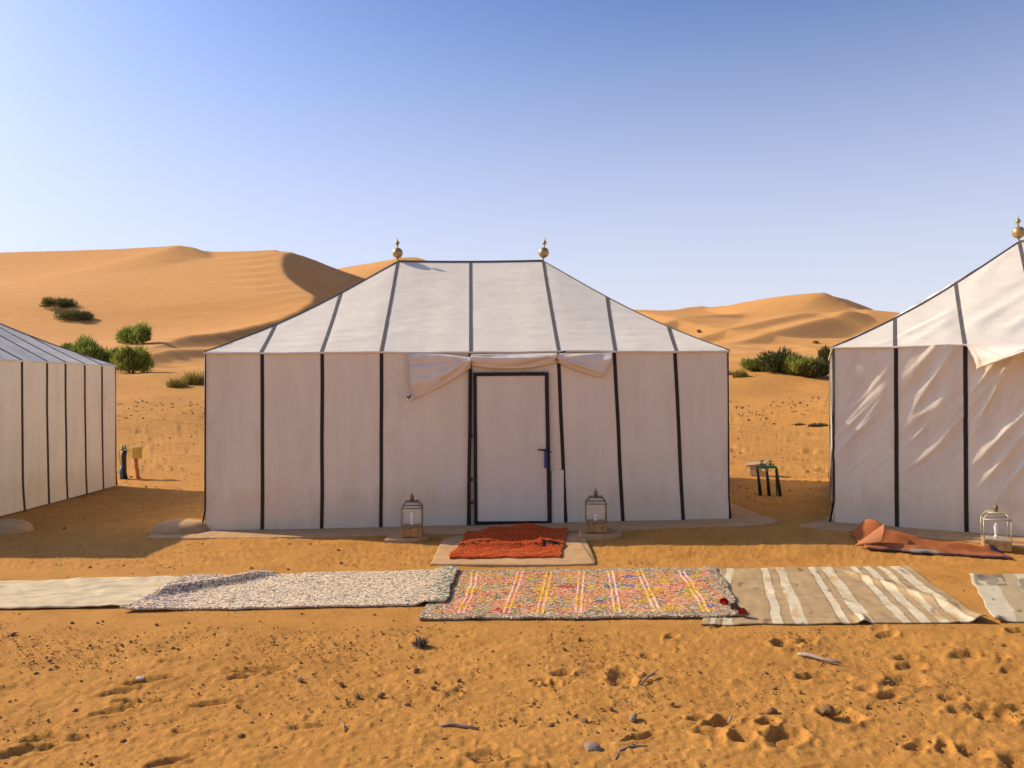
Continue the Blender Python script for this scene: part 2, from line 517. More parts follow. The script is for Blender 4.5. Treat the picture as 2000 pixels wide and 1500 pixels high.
def build_terrain():
    a_f = np.radians(np.arange(-36.0, 36.001, .085))
    a_l = np.radians(np.arange(-180, -36, 4.0)); a_r = np.radians(np.arange(40, 180, 4.0))
    ang = np.concatenate([a_l, a_f, a_r])
    r0 = np.linspace(.25, 3.2, 14)
    inv = np.arange(1 / 3.3, 1 / 52.0, -1.25 / (1.75 * 804.0))
    r1 = 1 / inv
    r2 = 52 * np.exp(np.arange(0, math.log(420 / 52), .0055))
    r3 = np.array([430, 460, 500, 560, 640, 740, 860, 1000.])
    def sheet(name, rs, mat, near):
        A, Rr = np.meshgrid(ang, rs)
        x = Rr * np.sin(A); y = Rr * np.cos(A)
        z = height(x, y, not near or True)
        if near:
            d = np.hypot(x, y)
            fade = 1 - .88 * rug_mask(x, y)
            z = z + fade * sstep(60, 20, d) * (.012 * vnoise(x * 1.3, y * 1.3) + .0055 * vnoise(x * 3.1 + 7, y * 4.3) + .0030 * vnoise(x * 9, y * 11 + 3)
                 + .0045 * vnoise(x * 26 + 1, y * 27))
            # lumpy clods
            c = vnoise(x * 27 + 40, y * 29); z = z + fade * sstep(45, 15, d) * .007 * np.clip(c - .45, 0, 1) * 2
            for (fx, fy, ln, wd, an, dep) in PRINTS:
                j0 = np.searchsorted(rs, math.hypot(fx, fy) - .6); j1 = np.searchsorted(rs, math.hypot(fx, fy) + .6)
                fa = math.atan2(fx, fy); da = .6 / math.hypot(fx, fy)
                i0 = np.searchsorted(ang, fa - da); i1 = np.searchsorted(ang, fa + da)
                sx = x[j0:j1, i0:i1] - fx; sy = y[j0:j1, i0:i1] - fy
                u = (sx * math.cos(an) + sy * math.sin(an)) / ln; v = (-sx * math.sin(an) + sy * math.cos(an)) / wd
                q = np.sqrt(u * u + v * v) * (1 + .22 * vnoise(sx * 18 + fx * 9, sy * 18))
                z[j0:j1, i0:i1] += dep * (-(1 - sstep(.55, 1.0, q)) + .42 * np.exp(-((q - 1.18) / .22) ** 2))
        n, m = z.shape
        verts = np.stack([x, y, z], -1).reshape(-1, 3).astype(np.float32)
        idx = np.arange(n * m).reshape(n, m)
        nxt = np.roll(idx, -1, axis=1)
        q = np.stack([idx[:-1], nxt[:-1], nxt[1:], idx[1:]], -1).reshape(-1, 4)
        me = bpy.data.meshes.new(name)
        extra = 1 if near else 0
        me.vertices.add(len(verts)); me.vertices.foreach_set('co', verts.ravel())
        me.loops.add(q.size); me.loops.foreach_set('vertex_index', q.ravel().astype(np.int32))
        me.polygons.add(len(q))
        me.polygons.foreach_set('loop_start', np.arange(0, q.size, 4, dtype=np.int32))
        me.polygons.foreach_set('use_smooth', np.ones(len(q), bool))
        me.update(calc_edges=True)
        me.materials.append(mat)
        o = bpy.data.objects.new(name, me); COL.objects.link(o)
        return o
    rn = np.concatenate([r0, r1, [52.0]])
    g = sheet('ground', rn, M['sand'], True)
    tag(g, 'trampled orange desert sand of the camp with footprints', kind='structure')
    d = sheet('dunes', np.concatenate([r2, r3]), M['dune'], False)
    tag(d, 'tall orange sand dunes behind the tents', kind='structure')
build_terrain()

# ------------------------------------------------------------------ tents
def ridge(n): return 1 - abs(n)

def make_tent(name, label, loc, rz, L, Wd, He, Hr, hxl, hxr, front, left, right, back, amp=.012, fine=(.05, .07), style='calm', gap_front=None, fin=(0, 0)):
    """front/left/right/back: strip positions along each wall, (top, bottom) pairs; gap_front = indices (i, j) of the wall bay that holds the door"""
    root = empty('tent', loc, rz)
    tag(root, label, 'tent', 'white canvas desert tents')
    ca, sa = math.cos(rz), math.sin(rz)
    seed = random.random() * 100
    def world(x, y): return loc[0] + x * ca - y * sa, loc[1] + x * sa + y * ca
    def floor(x, y):
        wx, wy = world(x, y)
        return gz(wx, wy) - loc[2] + .012
    sides = {'front': (Vector((0, 0)), Vector((1, 0)), Vector((0, -1)), L, front),
             'right': (Vector((L, 0)), Vector((0, 1)), Vector((1, 0)), Wd, right),
             'back': (Vector((L, Wd)), Vector((-1, 0)), Vector((0, 1)), L, back),
             'left': (Vector((0, Wd)), Vector((0, -1)), Vector((-1, 0)), Wd, left)}
    def eave(x, y): return .014 * mn.noise((x * 1.15 + seed, y * 1.15, .5)) + .006 * mn.noise((x * 3.3 + seed, y * 3.3, 1.5))
    flcache = {}
    def wallpt(side, s, v, off=0.0, edge=1.0):
        o, d, n, ln, st = sides[side]
        key = (side, round(s * 10))
        if key not in flcache:
            p = o + d * (key[1] / 10); flcache[key] = floor(p.x, p.y)
        z0 = flcache[key]
        k2 = (side, key[1] + (1 if s * 10 > key[1] else -1))
        if k2 not in flcache:
            p = o + d * (k2[1] / 10); flcache[k2] = floor(p.x, p.y)
        fr = abs(s * 10 - key[1]); z0 = z0 * (1 - fr) + flcache[k2] * fr
        pe = o + d * s
        z = z0 + (He + eave(pe.x, pe.y) - z0) * v
        w_ = .018 * mn.noise((s * .9 + seed, z * .7, 3.1)) * math.sin(math.pi * min(1, max(0, v)))
        # hem puffs out a little where it is pegged down
        w_ += .025 * max(0, 1 - v * 6) * (.5 + .5 * mn.noise((s * 2.3, seed, 0)))
        dd = w_ + off
        if edge > 0:
            if style == 'creased' and side == 'front':
                th = R(52) + .25 * mn.noise((s * .5, z * .5, seed))
                a_ = s * math.sin(th) - z * math.cos(th); b_ = s * math.cos(th) + z * math.sin(th)
                r1 = max(0, ridge(mn.noise((a_ * 4.2 + seed, b_ * .55, 0))) - .74) * 4.2
                r2 = max(0, ridge(mn.noise((a_ * 8.5 + 31, b_ * .9, 2))) - .76) * 4.6
                m_ = sstep(-.5, .25, mn.noise((s * .9 + 4, z * .8, 7))) * float(sstep(.1, .45, v))
                dd += edge * (.024 * r1 * m_ + .012 * r2 * m_ + .008 * mn.noise((a_ * 2.0, b_ * .5, 9)))
            else:
                dd += edge * amp * (mn.noise((s * 1.6 + seed, z * .9, 0)) + .5 * mn.noise((s * 4 + z * 2.0, z * 1.2 - s, 5)))
                # pulls running in from the lower corners of the bay
                dd += edge * .010 * max(0, ridge(mn.noise((s * 6 + z * 3.5 + seed, s - z * .8, 1))) - .75) * 3 * max(0, 1 - v * 2.2)
        p = o + d * s + n * dd
        return (p.x, p.y, z)
    def wall_panel(side, a, b, res):
        nu = max(3, int((b[0] - a[0]) / res[0])); nv = max(6, int(He / res[1]))
        vs = []
        for i in range(nu + 1):
            u = i / nu
            e = min(1, 4 * u, 4 * (1 - u))
            for j in range(nv + 1):
                v = j / nv
                s0 = a[1] + (a[0] - a[1]) * v; s1 = b[1] + (b[0] - b[1]) * v
                s = s0 + (s1 - s0) * u
                vs.append(wallpt(side, s, v, 0, e if style != 'creased' else .35 + .65 * e))
        new_obj('wall_panel', vs, grid_faces(nu, nv), M['canvas'], root, True)
    def strip(side, st, wd=.046, mat='tape', v0=0.0, v1=1.0):
        n = 26; vs = []
        for j in range(n + 1):
            v = v0 + (v1 - v0) * j / n
            s = st[1] + (st[0] - st[1]) * v + .006 * mn.noise((v * 3, st[0] * 7, seed))
            e = .35 if style == 'creased' else 0
            vs += [wallpt(side, s - wd / 2, v, -.004, e), wallpt(side, s - wd / 2 + .002, v, .006, e),
                   wallpt(side, s + wd / 2 - .002, v, .006, e), wallpt(side, s + wd / 2, v, -.004, e)]
        fs = []
        for j in range(n):
            for k in range(3):
                q = j * 4 + k
                fs.append((q, q + 1, q + 5, q + 4))
        new_obj('seam_strip', vs, fs, M[mat], root)
    for side in ('front', 'right', 'back', 'left'):
        o, d, n, ln, st = sides[side]
        edges = [(0, 0)] + list(st) + [(ln, ln)]
        for i in range(len(edges) - 1):
            res = fine if side == 'front' else (.12, .15)
            if side == name and name != 'front': res = (.05, .07)
            if side == 'right' and name == 'right': res = (.05, .08)
            wall_panel(side, edges[i], edges[i + 1], res)
        for x in st: strip(side, x)
    # corner tapes
    for cx_, cy_, nx, ny in ((0, 0, -1, -1), (L, 0, 1, -1), (L, Wd, 1, 1), (0, Wd, -1, 1)):
        b = MB()
        z0 = floor(cx_, cy_)
        fl = .05 if (cx_ == 0 and cy_ == 0) else .02
        b.tube([(cx_ + nx * .002 + nx * fl, cy_ + ny * .004, z0), (cx_ + nx * .004, cy_ + ny * .004, z0 + .25), (cx_ + nx * .002, cy_ + ny * .002, z0 + 1.1), (cx_, cy_, He - .01)], [.012, .011, .010, .010], 6)
        b.build('corner_tape', M['tape'], root, True)
    # roof
    ov = .014
    cor = [Vector((-ov, -ov, He)), Vector((L + ov, -ov, He)), Vector((L + ov, Wd + ov, He)), Vector((-ov, Wd + ov, He))]
    ra = Vector((hxl, Wd / 2, Hr)); rb = Vector((L - hxr, Wd / 2, Hr))
    def hip(c, r, t):
        p = c.lerp(r, t)
        p.z -= .085 * math.sin(math.pi * min(1, t)) * (1.25 - .5 * t)
        return p
    def roof_side(c0, c1, a0, a1, q0, q1, E, strips, res, skip_tape=False):
        ax = (c1 - c0).normalized()
        nrm = ax.cross((a0 - c0)).normalized()
        def top(q):
            if q < q0: return hip(c0, a0, max(0, q / q0))
            if q > q1: return hip(c1, a1, max(0, (E - q) / (E - q1)))
            p = a0.lerp(a1, 0 if q1 == q0 else (q - q0) / (q1 - q0))
            p.z -= .012 * math.sin(math.pi * (0 if q1 == q0 else (q - q0) / (q1 - q0)))
            return p
        def pt(bq, tq, t, off=0.0, e=1.0):
            b_ = c0.lerp(c1, bq / E); b_.z += eave(b_.x, b_.y)
            T = top(tq)
            p = b_.lerp(T, t)
            ln_ = (T - b_).length
            p = p - nrm * (.022 * 4 * t * (1 - t) * min(1, ln_ / 2))
            u_, v_ = bq, t * ln_
            wr = .007 * mn.noise((u_ * 1.2 + seed, v_ * 2.0, 4)) + .0085 * (ridge(mn.noise((u_ * .9 + v_ * .5 + seed, v_ * 7.5 - u_ * .8, 8))) ** 4) * (.4 + .6 * abs(mn.noise((u_ * .7, v_ * .5, seed))))
            if style == 'creased':
                a_ = u_ * .80 - v_ * .60; b2 = u_ * .60 + v_ * .80
                wr += .040 * max(0, ridge(mn.noise((a_ * 3.2 + seed, b2 * .45, 0))) - .72) * 3 * (.3 + .7 * abs(mn.noise((u_, v_, 2))))
            else:
                near_tie = max(0, 1 - min(abs(bq - q0), abs(bq - q1), bq, E - bq) * .9)
                wr += .010 * near_tie * (ridge(mn.noise((v_ * 9 + u_ * 3, u_ * .8, 6))) ** 5)
            p = p + nrm * (wr * e * min(1, 6 * t, 6 * (1 - t)) + off)
            return p
        ed = [(0, 0)] + list(strips) + [(E, E)]
        for i in range(len(ed) - 1):
            (b0, t0), (b1, t1) = ed[i], ed[i + 1]
            nu = max(4, int((b1 - b0) / res)); nt = max(8, int(2.6 / res))
            vs = []
            for k in range(nu + 1):
                u = k / nu; e = min(1, 5 * u, 5 * (1 - u))
                for j in range(nt + 1):
                    vs.append(pt(b0 + (b1 - b0) * u, t0 + (t1 - t0) * u, j / nt, 0, .3 + .7 * e))
            new_obj('roof_panel', vs, grid_faces(nu, nt), M['roof'], root, True)
        for (b0, t0) in strips:
            n = 22; vs = []
            wd = .042
            for j in range(n + 1):
                t_ = j / n
                for o_, h_ in ((-wd / 2, -.003), (-wd / 2 + .002, .006), (wd / 2 - .002, .006), (wd / 2, -.003)):
                    vs.append(pt(b0 + o_, t0 + o_, t_ * .995, h_, .3))
            fs = []
            for j in range(n):
                for k in range(3):
                    q = j * 4 + k; fs.append((q, q + 1, q + 5, q + 4))
            new_obj('roof_strip', vs, fs, M['faded'], root)
    shift = lambda st, q: [(a[0], a[0] * q if a[0] < 1e9 else a[0]) for a in st]
    def tops(st, E, e0, e1):
        out = []
        s_in = [a[0] for a in st]
        for s in s_in:
            out.append((s, s))
        return out
    fr_tops = []
    n_f = len(front)
    for a in front:
        s = a[0]
        if abs(s - hxl) < .3: s2 = hxl
        elif abs(s - (L - hxr)) < .2: s2 = L - hxr
        elif s < hxl: s2 = s * (.94 if name != 'right' else 1.08)
        elif s > L - hxr: s2 = L - (L - s) * .95
        else: s2 = hxl + (L - hxr - hxl) * .5 if n_f % 2 else s
        fr_tops.append((s, s2))
    rres = .05 if name in ('main', 'right') else .09
    roof_side(cor[0], cor[1], ra, rb, hxl, L - hxr, L, fr_tops, rres)
    roof_side(cor[1], cor[2], rb, rb, Wd / 2, Wd / 2, Wd, [(a[0], a[0]) for a in right], .06 if name == 'side' else .12)
    roof_side(cor[2], cor[3], rb, ra, hxr, L - hxl, L, [(a[0], a[0]) for a in back], .12)
    roof_side(cor[3], cor[0], ra, ra, Wd / 2, Wd / 2, Wd, [(a[0], a[0]) for a in left], .12)
    # hip and ridge tapes
    for c, r_ in ((cor[0], ra), (cor[1], rb), (cor[2], rb), (cor[3], ra)):
        b = MB(); b.tube([hip(c, r_, k / 14) + Vector((0, 0, .002)) for k in range(15)], .011, 6)
        b.build('hip_tape', M['faded' if name != 'right' else 'faded'], root, True)
    b = MB(); b.tube([ra.lerp(rb, k / 8) + Vector((0, 0, .004 - .012 * math.sin(math.pi * k / 8))) for k in range(9)], .018, 6)
    b.build('ridge_tape', M['faded'], root, True)
    # roof hem: a narrow doubled edge hanging over the wall top
    for c0, c1 in ((cor[0], cor[1]), (cor[1], cor[2]), (cor[2], cor[3]), (cor[3], cor[0])):
        ax = (c1 - c0).normalized(); nn = ax.cross(Vector((0, 0, 1)))
        vs = []; n = 40
        for i in range(n + 1):
            p = c0.lerp(c1, i / n); sg = .004 * mn.noise((i * .4, seed, 2))
            for o_, zz in ((0.0, .004), (.010, -.004), (.010, -.022 + sg), (-.004, -.022 + sg)):
                q = p + nn * o_; vs.append((q.x, q.y, q.z + zz + eave(p.x, p.y)))
        new_obj('roof_hem', vs, grid_faces(n, 3), M['roof'], root, True)
    # brass finials on the ridge ends
    prof = [(.016, -.03), (.020, .0), (.013, .02), (.014, .05), (.030, .055)]
    for k in range(13):
        a = -math.pi / 2 * .82 + (math.pi * .9) * k / 12
        prof.append((.078 * math.cos(a) if abs(math.cos(a)) * .078 > .012 else .012, .128 + .080 * math.sin(a)))
    prof += [(.010, .215), (.011, .235), (.016, .238), (.012, .246)]
    for k in range(9):
        a = -1.2 + 2.4 * k / 8
        prof.append((.032 * math.cos(a), .278 + .033 * math.sin(a)))
    prof += [(.008, .314), (.010, .322), (.006, .335), (.001, .365)]
    for r_, tilt in ((ra, fin[0]), (rb, fin[1])):
        b = MB(); b.lathe(prof, (0, 0, 0), 18)
        f = b.build('finial', M['brass'], root, True)
        f.location = r_; f.rotation_euler = (0, tilt, .3)
    return root, wallpt, floor

# main tent
L0, W0 = 6.34, 4.5
MAIN = (-3.72, 9.75, 0.0)
frontM = [(.69, .69), (1.42, 1.41), (2.14, 2.125), (3.22, 3.19), (4.28, 4.365), (4.963, 5.055), (5.70, 5.785)]
sideM = [(s, s) for s in (.64, 1.29, 1.93, 2.57, 3.21, 3.86)]
backM = [(s, s) for s in (.7, 1.4, 2.1, 3.2, 4.2, 4.95, 5.65)]
tent1, wp1, fl1 = make_tent('main', 'large white canvas tent in the middle with closed door and two brass finials', MAIN, 0.0, L0, W0, 2.185, 3.63, 2.02, 2.15,
                            frontM, sideM, sideM, backM, .015, (.035, .045), 'calm', None, (R(-1), R(5)))

def pxs(px, D=9.75): return (px - 1000) / F * D - MAIN[0]
def pyz(py, px=1000, D=9.75): return EYE + (756 - .0035 * (px - 1000) - py) / F * D

# door of the main tent
def door(root):
    y0 = -.030
    zl, zr = .068, .072
    d = empty('door', (0, 0, 0)); d.parent = root
    xl, xr = pxs(922), pxs(1071)
    zt = pyz(729)
    zb = gz(-.06, 9.70) + .024
    lean = .025                                          # the frame stands slightly askew
    def quad_bar(name, p0, p1, wd, th, mat):
        p0 = Vector(p0); p1 = Vector(p1); dd = (p1 - p0).normalized(); sd = Vector((-dd.z, 0, dd.x)) * wd / 2
        n = 10; vs = []
        for k in range(n + 1):
            p = p0.lerp(p1, k / n) + sd.normalized() * .003 * mn.noise((k * .6, p0.x * 3, 1))
            vs += [p - sd + Vector((0, .02, 0)), p - sd + Vector((0, -th, 0)), p + sd + Vector((0, -th, 0)), p + sd + Vector((0, .02, 0))]
        fs = []
        for k in range(n):
            for m in range(4):
                a = k * 4 + m; b_ = k * 4 + (m + 1) % 4
                fs.append((a, b_, b_ + 4, a + 4))
        fs += [(3, 2, 1, 0), (n * 4, n * 4 + 1, n * 4 + 2, n * 4 + 3)]
        return new_obj(name, vs, fs, mat, d)
    # leaf: canvas over a frame
    nu, nv = 24, 46; vs = []
    for i in range(nu + 1):
        for j in range(nv + 1):
            u, v = i / nu, j / nv
            x = xl + .04 + (xr - xl - .08) * u + lean * (1 - v) * (.35 + .65 * u); z = zb + .03 + (zt - zb - .06) * v
            e = min(1, 6 * u, 6 * (1 - u), 8 * v, 8 * (1 - v))
            wv = .005 * mn.noise((x * 1.6, z * 1.1, 2)) + .016 * max(0, ridge(mn.noise((x * 5 - z * 5, x + z, 3))) - .72) * 2.2 * max(0, 1 - v * 3.2)
            vs.append((x, y0 - .006 - e * wv, z))
    new_obj('door_leaf', vs, grid_faces(nu, nv), M['door'], d, True)
    tp = M['tape']
    quad_bar('frame_bar', (xl + .034 + lean * .35, y0, zb - .01), (xl + .036, y0, zt + .01), .043, .016, tp)
    quad_bar('frame_bar', (xr - .018 + lean, y0, zb - .005), (xr - .022, y0, zt + .01), .046, .017, tp)
    quad_bar('frame_bar', (xl + .045, y0, zt - .012), (xr - .045, y0, zt - .008), .046, .015, tp)
    quad_bar('frame_bar', (xl + .055, y0, zb + .006), (xr - .02 + lean, y0, zb + .012), .040, .015, tp)
    # steel post with hinges beside the leaf
    h = quad_bar('door_post', (pxs(917), y0, zb - .03), (pxs(918), y0, pyz(722)), .020, .024, tp)
    for zz in (pyz(850), pyz(935), pyz(980), pyz(725)):
        b = MB(); b.lathe([(.006, -.02), (.011, -.018), (.011, .018), (.006, .02)], (pxs(921.5), y0 - .028, zz), 8)
        b.build('hinge', M['metal'], d, True)
    # lever handles and lock plate
    b = MB(); b.box((pxs(1065), y0 - .024, pyz(896)), (.034, .014, .22), 0, .004)
    hd = b.build('lock_plate', M['blue'], d)
    b = MB(); b.tube([(pxs(1066), y0 - .02, pyz(878)), (pxs(1066), y0 - .07, pyz(878)), (pxs(1062), y0 - .078, pyz(878)), (pxs(1049), y0 - .075, pyz(877))], [.010, .010, .011, .009], 8)
    b.build('lever_handle', M['metal'], d, True)
    b = MB(); b.tube([(pxs(1068), y0 - .02, pyz(882)), (pxs(1077), y0 - .035, pyz(882))], .006, 6)
    b.build('latch_bolt', M['metal'], d, True)
    # pale board closing the gap beside the door, and a header cloth
    b = MB(); b.box(((pxs(1074) + pxs(1097)) / 2 + .018, y0 + .012, (pyz(918) + pyz(1027)) / 2), (.145, .02, pyz(918) - pyz(1027)), 0, .003)
    b.build('side_board', M['door'], d)
    # studs over the door
    for px_, py_ in ((964, 724), (1026, 723), (1067, 725), (1073, 752), (1073, 820), (1074, 870), (1076, 962), (1071, 910)):
        b = MB(); b.lathe([(.006, 0), (.005, .004), (.002, .006)], (0, 0, 0), 6)
        s_ = b.build('stud', M['metal'], d, True); s_.location = (pxs(px_), y0 + .003, pyz(py_)); s_.rotation_euler = (R(90), 0, 0)
door(tent1)

def patch(name, root, top, bot, depth, mat, nu=40, nv=24, fold=.012, seed=0.0, roll=.0, tie=None):
    """cloth between an upper and a lower edge given as (s, z, out) points, hanging off the wall"""
    def ev(c, u):
        k = u * (len(c) - 1); i = min(int(k), len(c) - 2); f = k - i; f = f * f * (3 - 2 * f) if False else f
        return Vector(c[i]).lerp(Vector(c[i + 1]), f)
    top = chaikin(top, 2); bot = chaikin(bot, 2)
    vs = []
    for i in range(nu + 1):
        u = i / nu
        a, b = ev(top, u), ev(bot, u)
        for j in range(nv + 1):
            v = j / nv
            p = a.lerp(b, v)
            out = p.z if False else p[2]
            bulge = depth * math.sin(math.pi * min(1, v * 1.02)) ** .8
            fd = 0
            if tie is not None:
                tv = Vector((p[0] - tie[0], p[1] - tie[1])); ang = math.atan2(tv.y, tv.x); r_ = tv.length
                fd = fold * mn.noise((ang * 5 + seed, r_ * 1.5, seed)) * 1.6 * min(1, r_ * 5)
            fd += fold * .5 * mn.noise((p[0] * 6 + seed, p[1] * 9, 1))
            e = min(1, 6 * v + .1, 6 * (1 - v) + .2)
            vs.append((p[0], -(out + bulge + fd * e), p[1]))
    # roll the lower edge under
    fs = grid_faces(nu, nv)
    n0 = nv + 1
    k0 = len(vs)
    if roll:
        rows = []
        for i in range(nu + 1):
            x, y, z = vs[i * n0 + nv]
            row = []
            for m in range(1, 9):
                a = m / 8 * 5.2
                row.append((x, y + roll * (1 - math.cos(a)) * 1.0, z - roll * math.sin(a)))
            rows.append(row)
        for row in rows: vs += row
        for i in range(nu):
            pa = i * n0 + nv; pb = (i + 1) * n0 + nv
            ra_, rb_ = k0 + i * 8, k0 + (i + 1) * 8
            fs.append((pa, pb, rb_, ra_))
            for m in range(7): fs.append((ra_ + m, rb_ + m, rb_ + m + 1, ra_ + m + 1))
    return new_obj(name, vs, fs, mat, root, True)

def flap_main(root):
    P = lambda px, py, o: (pxs(px, 9.68), pyz(py, px, 9.68), o)
    patch('door_flap', root, [P(797, 690, .03), P(840, 690, .035), P(880, 692, .04), P(919, 697, .05)],
          [P(806, 778, .05), P(835, 765, .06), P(880, 742, .06), P(919, 716, .05)], .055, M['flap'], 60, 34, .040, 2.0, .018, (pxs(919), pyz(703)))
    patch('door_flap', root, [P(919, 692, .05), P(960, 691, .05), P(1020, 691, .05), P(1089, 689, .05)],
          [P(919, 711, .05), P(955, 717, .07), P(1020, 718, .07), P(1060, 713, .06), P(1089, 704, .05)], .045, M['flap'], 60, 20, .030, 5.0, .015, (pxs(1089), pyz(697)))
    patch('door_flap', root, [P(1089, 690, .05), P(1125, 690, .04), P(1160, 689, .035), P(1196, 688, .03)],
          [P(1089, 706, .05), P(1115, 717, .06), P(1150, 728, .06), P(1178, 738, .05), P(1192, 712, .035)], .05, M['flap'], 50, 28, .034, 9.0, .012, (pxs(1089), pyz(700)))
    # rolled end of the flap with its dark lining showing
    b = MB()
    p0 = P(802, 776, 0)
    b.tube([(p0[0] - .018, -.115, p0[1] + .045), (p0[0] - .006, -.13, p0[1] + .01), (p0[0] + .015, -.125, p0[1] - .012), (p0[0] + .05, -.10, p0[1] - .008)], [.014, .034, .036, .018], 9)
    b.build('flap_roll_end', M['flap'], root, True)
    b = MB(); b.tube([(p0[0] - .03, -.155, p0[1] + .012), (p0[0] - .012, -.168, p0[1] - .004), (p0[0] + .006, -.166, p0[1] + .012), (p0[0] + .004, -.160, p0[1] + .030)], .0095, 6)
    b.build('flap_tie', M['tape'], root, True)
    # ties at the two posts
    for px_, py_ in ((919, 703), (1089, 697)):
        b = MB()
        c = (pxs(px_, 9.7), -.075, pyz(py_))
        b.tube([(c[0] - .03, c[1] + .02, c[2] + .02), (c[0], c[1] - .02, c[2]), (c[0] + .03, c[1] + .02, c[2] - .015), (c[0] + .01, c[1] - .01, c[2] - .06)], .006, 6)
        b.tube([(c[0] + .02, c[1] + .03, c[2] + .025), (c[0] - .005, c[1] - .02, c[2] + .0), (c[0] - .02, c[1] + .0, c[2] - .05)], .006, 6)
        b.build('flap_tie', M['tape' if px_ > 1000 else 'pole'], root, True)
    b = MB(); b.tube([(pxs(1086), -.08, pyz(692)), (pxs(1104), -.10, pyz(687))], .008, 6)
    b.build('tie_peg', M['metal'], root, True)
flap_main(tent1)

# right tent
RT = (3.78, 9.44, 0.0)
frontR = [(.66, .66), (1.36, 1.36), (2.1, 2.1), (3.2, 3.2), (4.3, 4.3), (5.0, 5.0), (5.7, 5.7)]
tent2, wp2, fl2 = make_tent('right', 'white canvas tent at the right edge with creased wall and one finial in view', RT, R(-21), L0, W0, 2.205, 3.66, 2.33, 2.12,
                            frontR, sideM, sideM, backM, .01, (.016, .020), 'creased', None, (R(-2), 0))
patch('door_flap', tent2, [(1.36, 2.215, .02), (1.6, 2.215, .03), (2.0, 2.215, .03), (2.6, 2.215, .03)],
      [(1.46, 1.95, .10), (1.58, 2.00, .22), (1.80, 2.09, .32), (2.05, 2.19, .38), (2.6, 2.24, .40)], .03, M['flap'], 46, 22, .016, 3.0, .022, (1.4, 2.2))
patch('door_flap', tent2, [(2.6, 2.215, .03), (3.2, 2.215, .03), (3.8, 2.215, .03), (4.3, 2.215, .02)],
      [(2.6, 2.24, .40), (3.2, 2.2, .36), (3.8, 2.08, .30), (4.2, 1.98, .08)], .03, M['flap'], 30, 16, .014, 7.0, .02, (4.3, 2.2))

# left tent: its end wall faces right
LT_far = (-6.86, 13.9); LT_len = 4.5
ANG = math.atan2(4.49, .06) - math.pi / 2
# local frame: the end ('right' wall) runs from (L,0) to (L,W) ; near corner at (L,0)
rzL = R(-.8)
near = (-6.93, 9.42)
caL, saL = math.cos(rzL), math.sin(rzL)
LT = (near[0] - L0 * caL, near[1] - L0 * saL, 0.0)
endL = [(s, s + .03) for s in (.62, 1.27, 1.90, 2.50, 2.98, 3.52, 4.05)]
tent3, wp3, fl3 = make_tent('side', 'white canvas tent at the left edge seen from its striped end wall', LT, rzL, L0, 4.5, 2.15, 3.42, 2.1, 2.15,
                            frontM, sideM, endL, backM, .008, (.15, .2), 'calm')
sandtrim = None

# ------------------------------------------------------------------ concrete aprons, doorstep, anchor mounds
def slab(name, outline, h, mat, label, cat='slab', group=None, depth=.10, ease=.02, kind=None):
    cx = sum(p[0] for p in outline) / len(outline); cy = sum(p[1] for p in outline) / len(outline)
    P = chaikin([*outline, outline[0]], 2)[:-1]
    Q = []
    for p in range(len(P)):                                   # even spacing so that edges can crumble a little
        a, b_ = P[p], P[(p + 1) % len(P)]
        k = max(1, int(math.hypot(*(b_ - a)) / .07))
        Q += [a + (b_ - a) * i / k for i in range(k)]
    n = len(Q); vs = []; fs = []
    rings = [(0.0, -depth), (.004, h - ease), (.25 * ease, h - .35 * ease), (ease, h)]
    for ins, zz in rings:
        for i, p in enumerate(Q):
            dx, dy = Q[(i + 1) % n] - Q[i - 1]; l = math.hypot(dx, dy) or 1
            nx, ny = -dy / l, dx / l
            j = .010 * mn.noise((p[0] * 7, p[1] * 7, 1)) + .005 * mn.noise((p[0] * 25, p[1] * 25, 2))
            x = p[0] + nx * (ins + j); y = p[1] + ny * (ins + j)
            vs.append((x, y, gz(x, y) + zz + (.004 * mn.noise((x * 3, y * 3, 4)) if zz > 0 else 0)))
    for k in range(3):
        for i in range(n):
            j = (i + 1) % n
            fs.append((k * n + i, k * n + j, k * n + n + j, k * n + n + i))
    fs.append(tuple(range(3 * n, 4 * n)))
    o = new_obj(name, vs, fs, mat)
    o.data.polygons.foreach_set('use_smooth', [False] * len(o.data.polygons))
    tag(o, label, cat, group, kind)
    return o

slab('concrete_apron', [(-4.22, 9.28), (-3.2, 9.25), (-2.2, 9.27), (-1.2, 9.24), (.0, 9.22), (1.2, 9.22), (2.2, 9.26), (3.0, 9.34), (3.2, 9.6), (3.05, 10.2), (2.75, 14.3), (-3.8, 14.3), (-3.95, 10.1), (-4.3, 9.6)],
     .018, M['plaster'], 'plastered low floor slab under the middle tent, showing along its front', 'slab')
slab('concrete_apron', [(3.30, 9.30), (3.62, 9.08), (4.2, 8.87), (5.2, 8.5), (6.8, 7.9), (9.3, 6.95), (9.9, 7.3), (11.3, 11.2), (5.4, 13.8), (4.02, 10.0), (3.60, 9.5)],
     .022, M['plaster'], 'plastered low floor slab under the right edge tent', 'slab')
slab('doorstep', [(-.80, 7.86), (.0, 7.80), (.78, 7.82), (.83, 7.9), (.82, 8.7), (.80, 9.14), (-.76, 9.14), (-.80, 8.7)], .026, M['plaster'],
     'flat pale doorstep slab under the orange rug', 'doorstep')

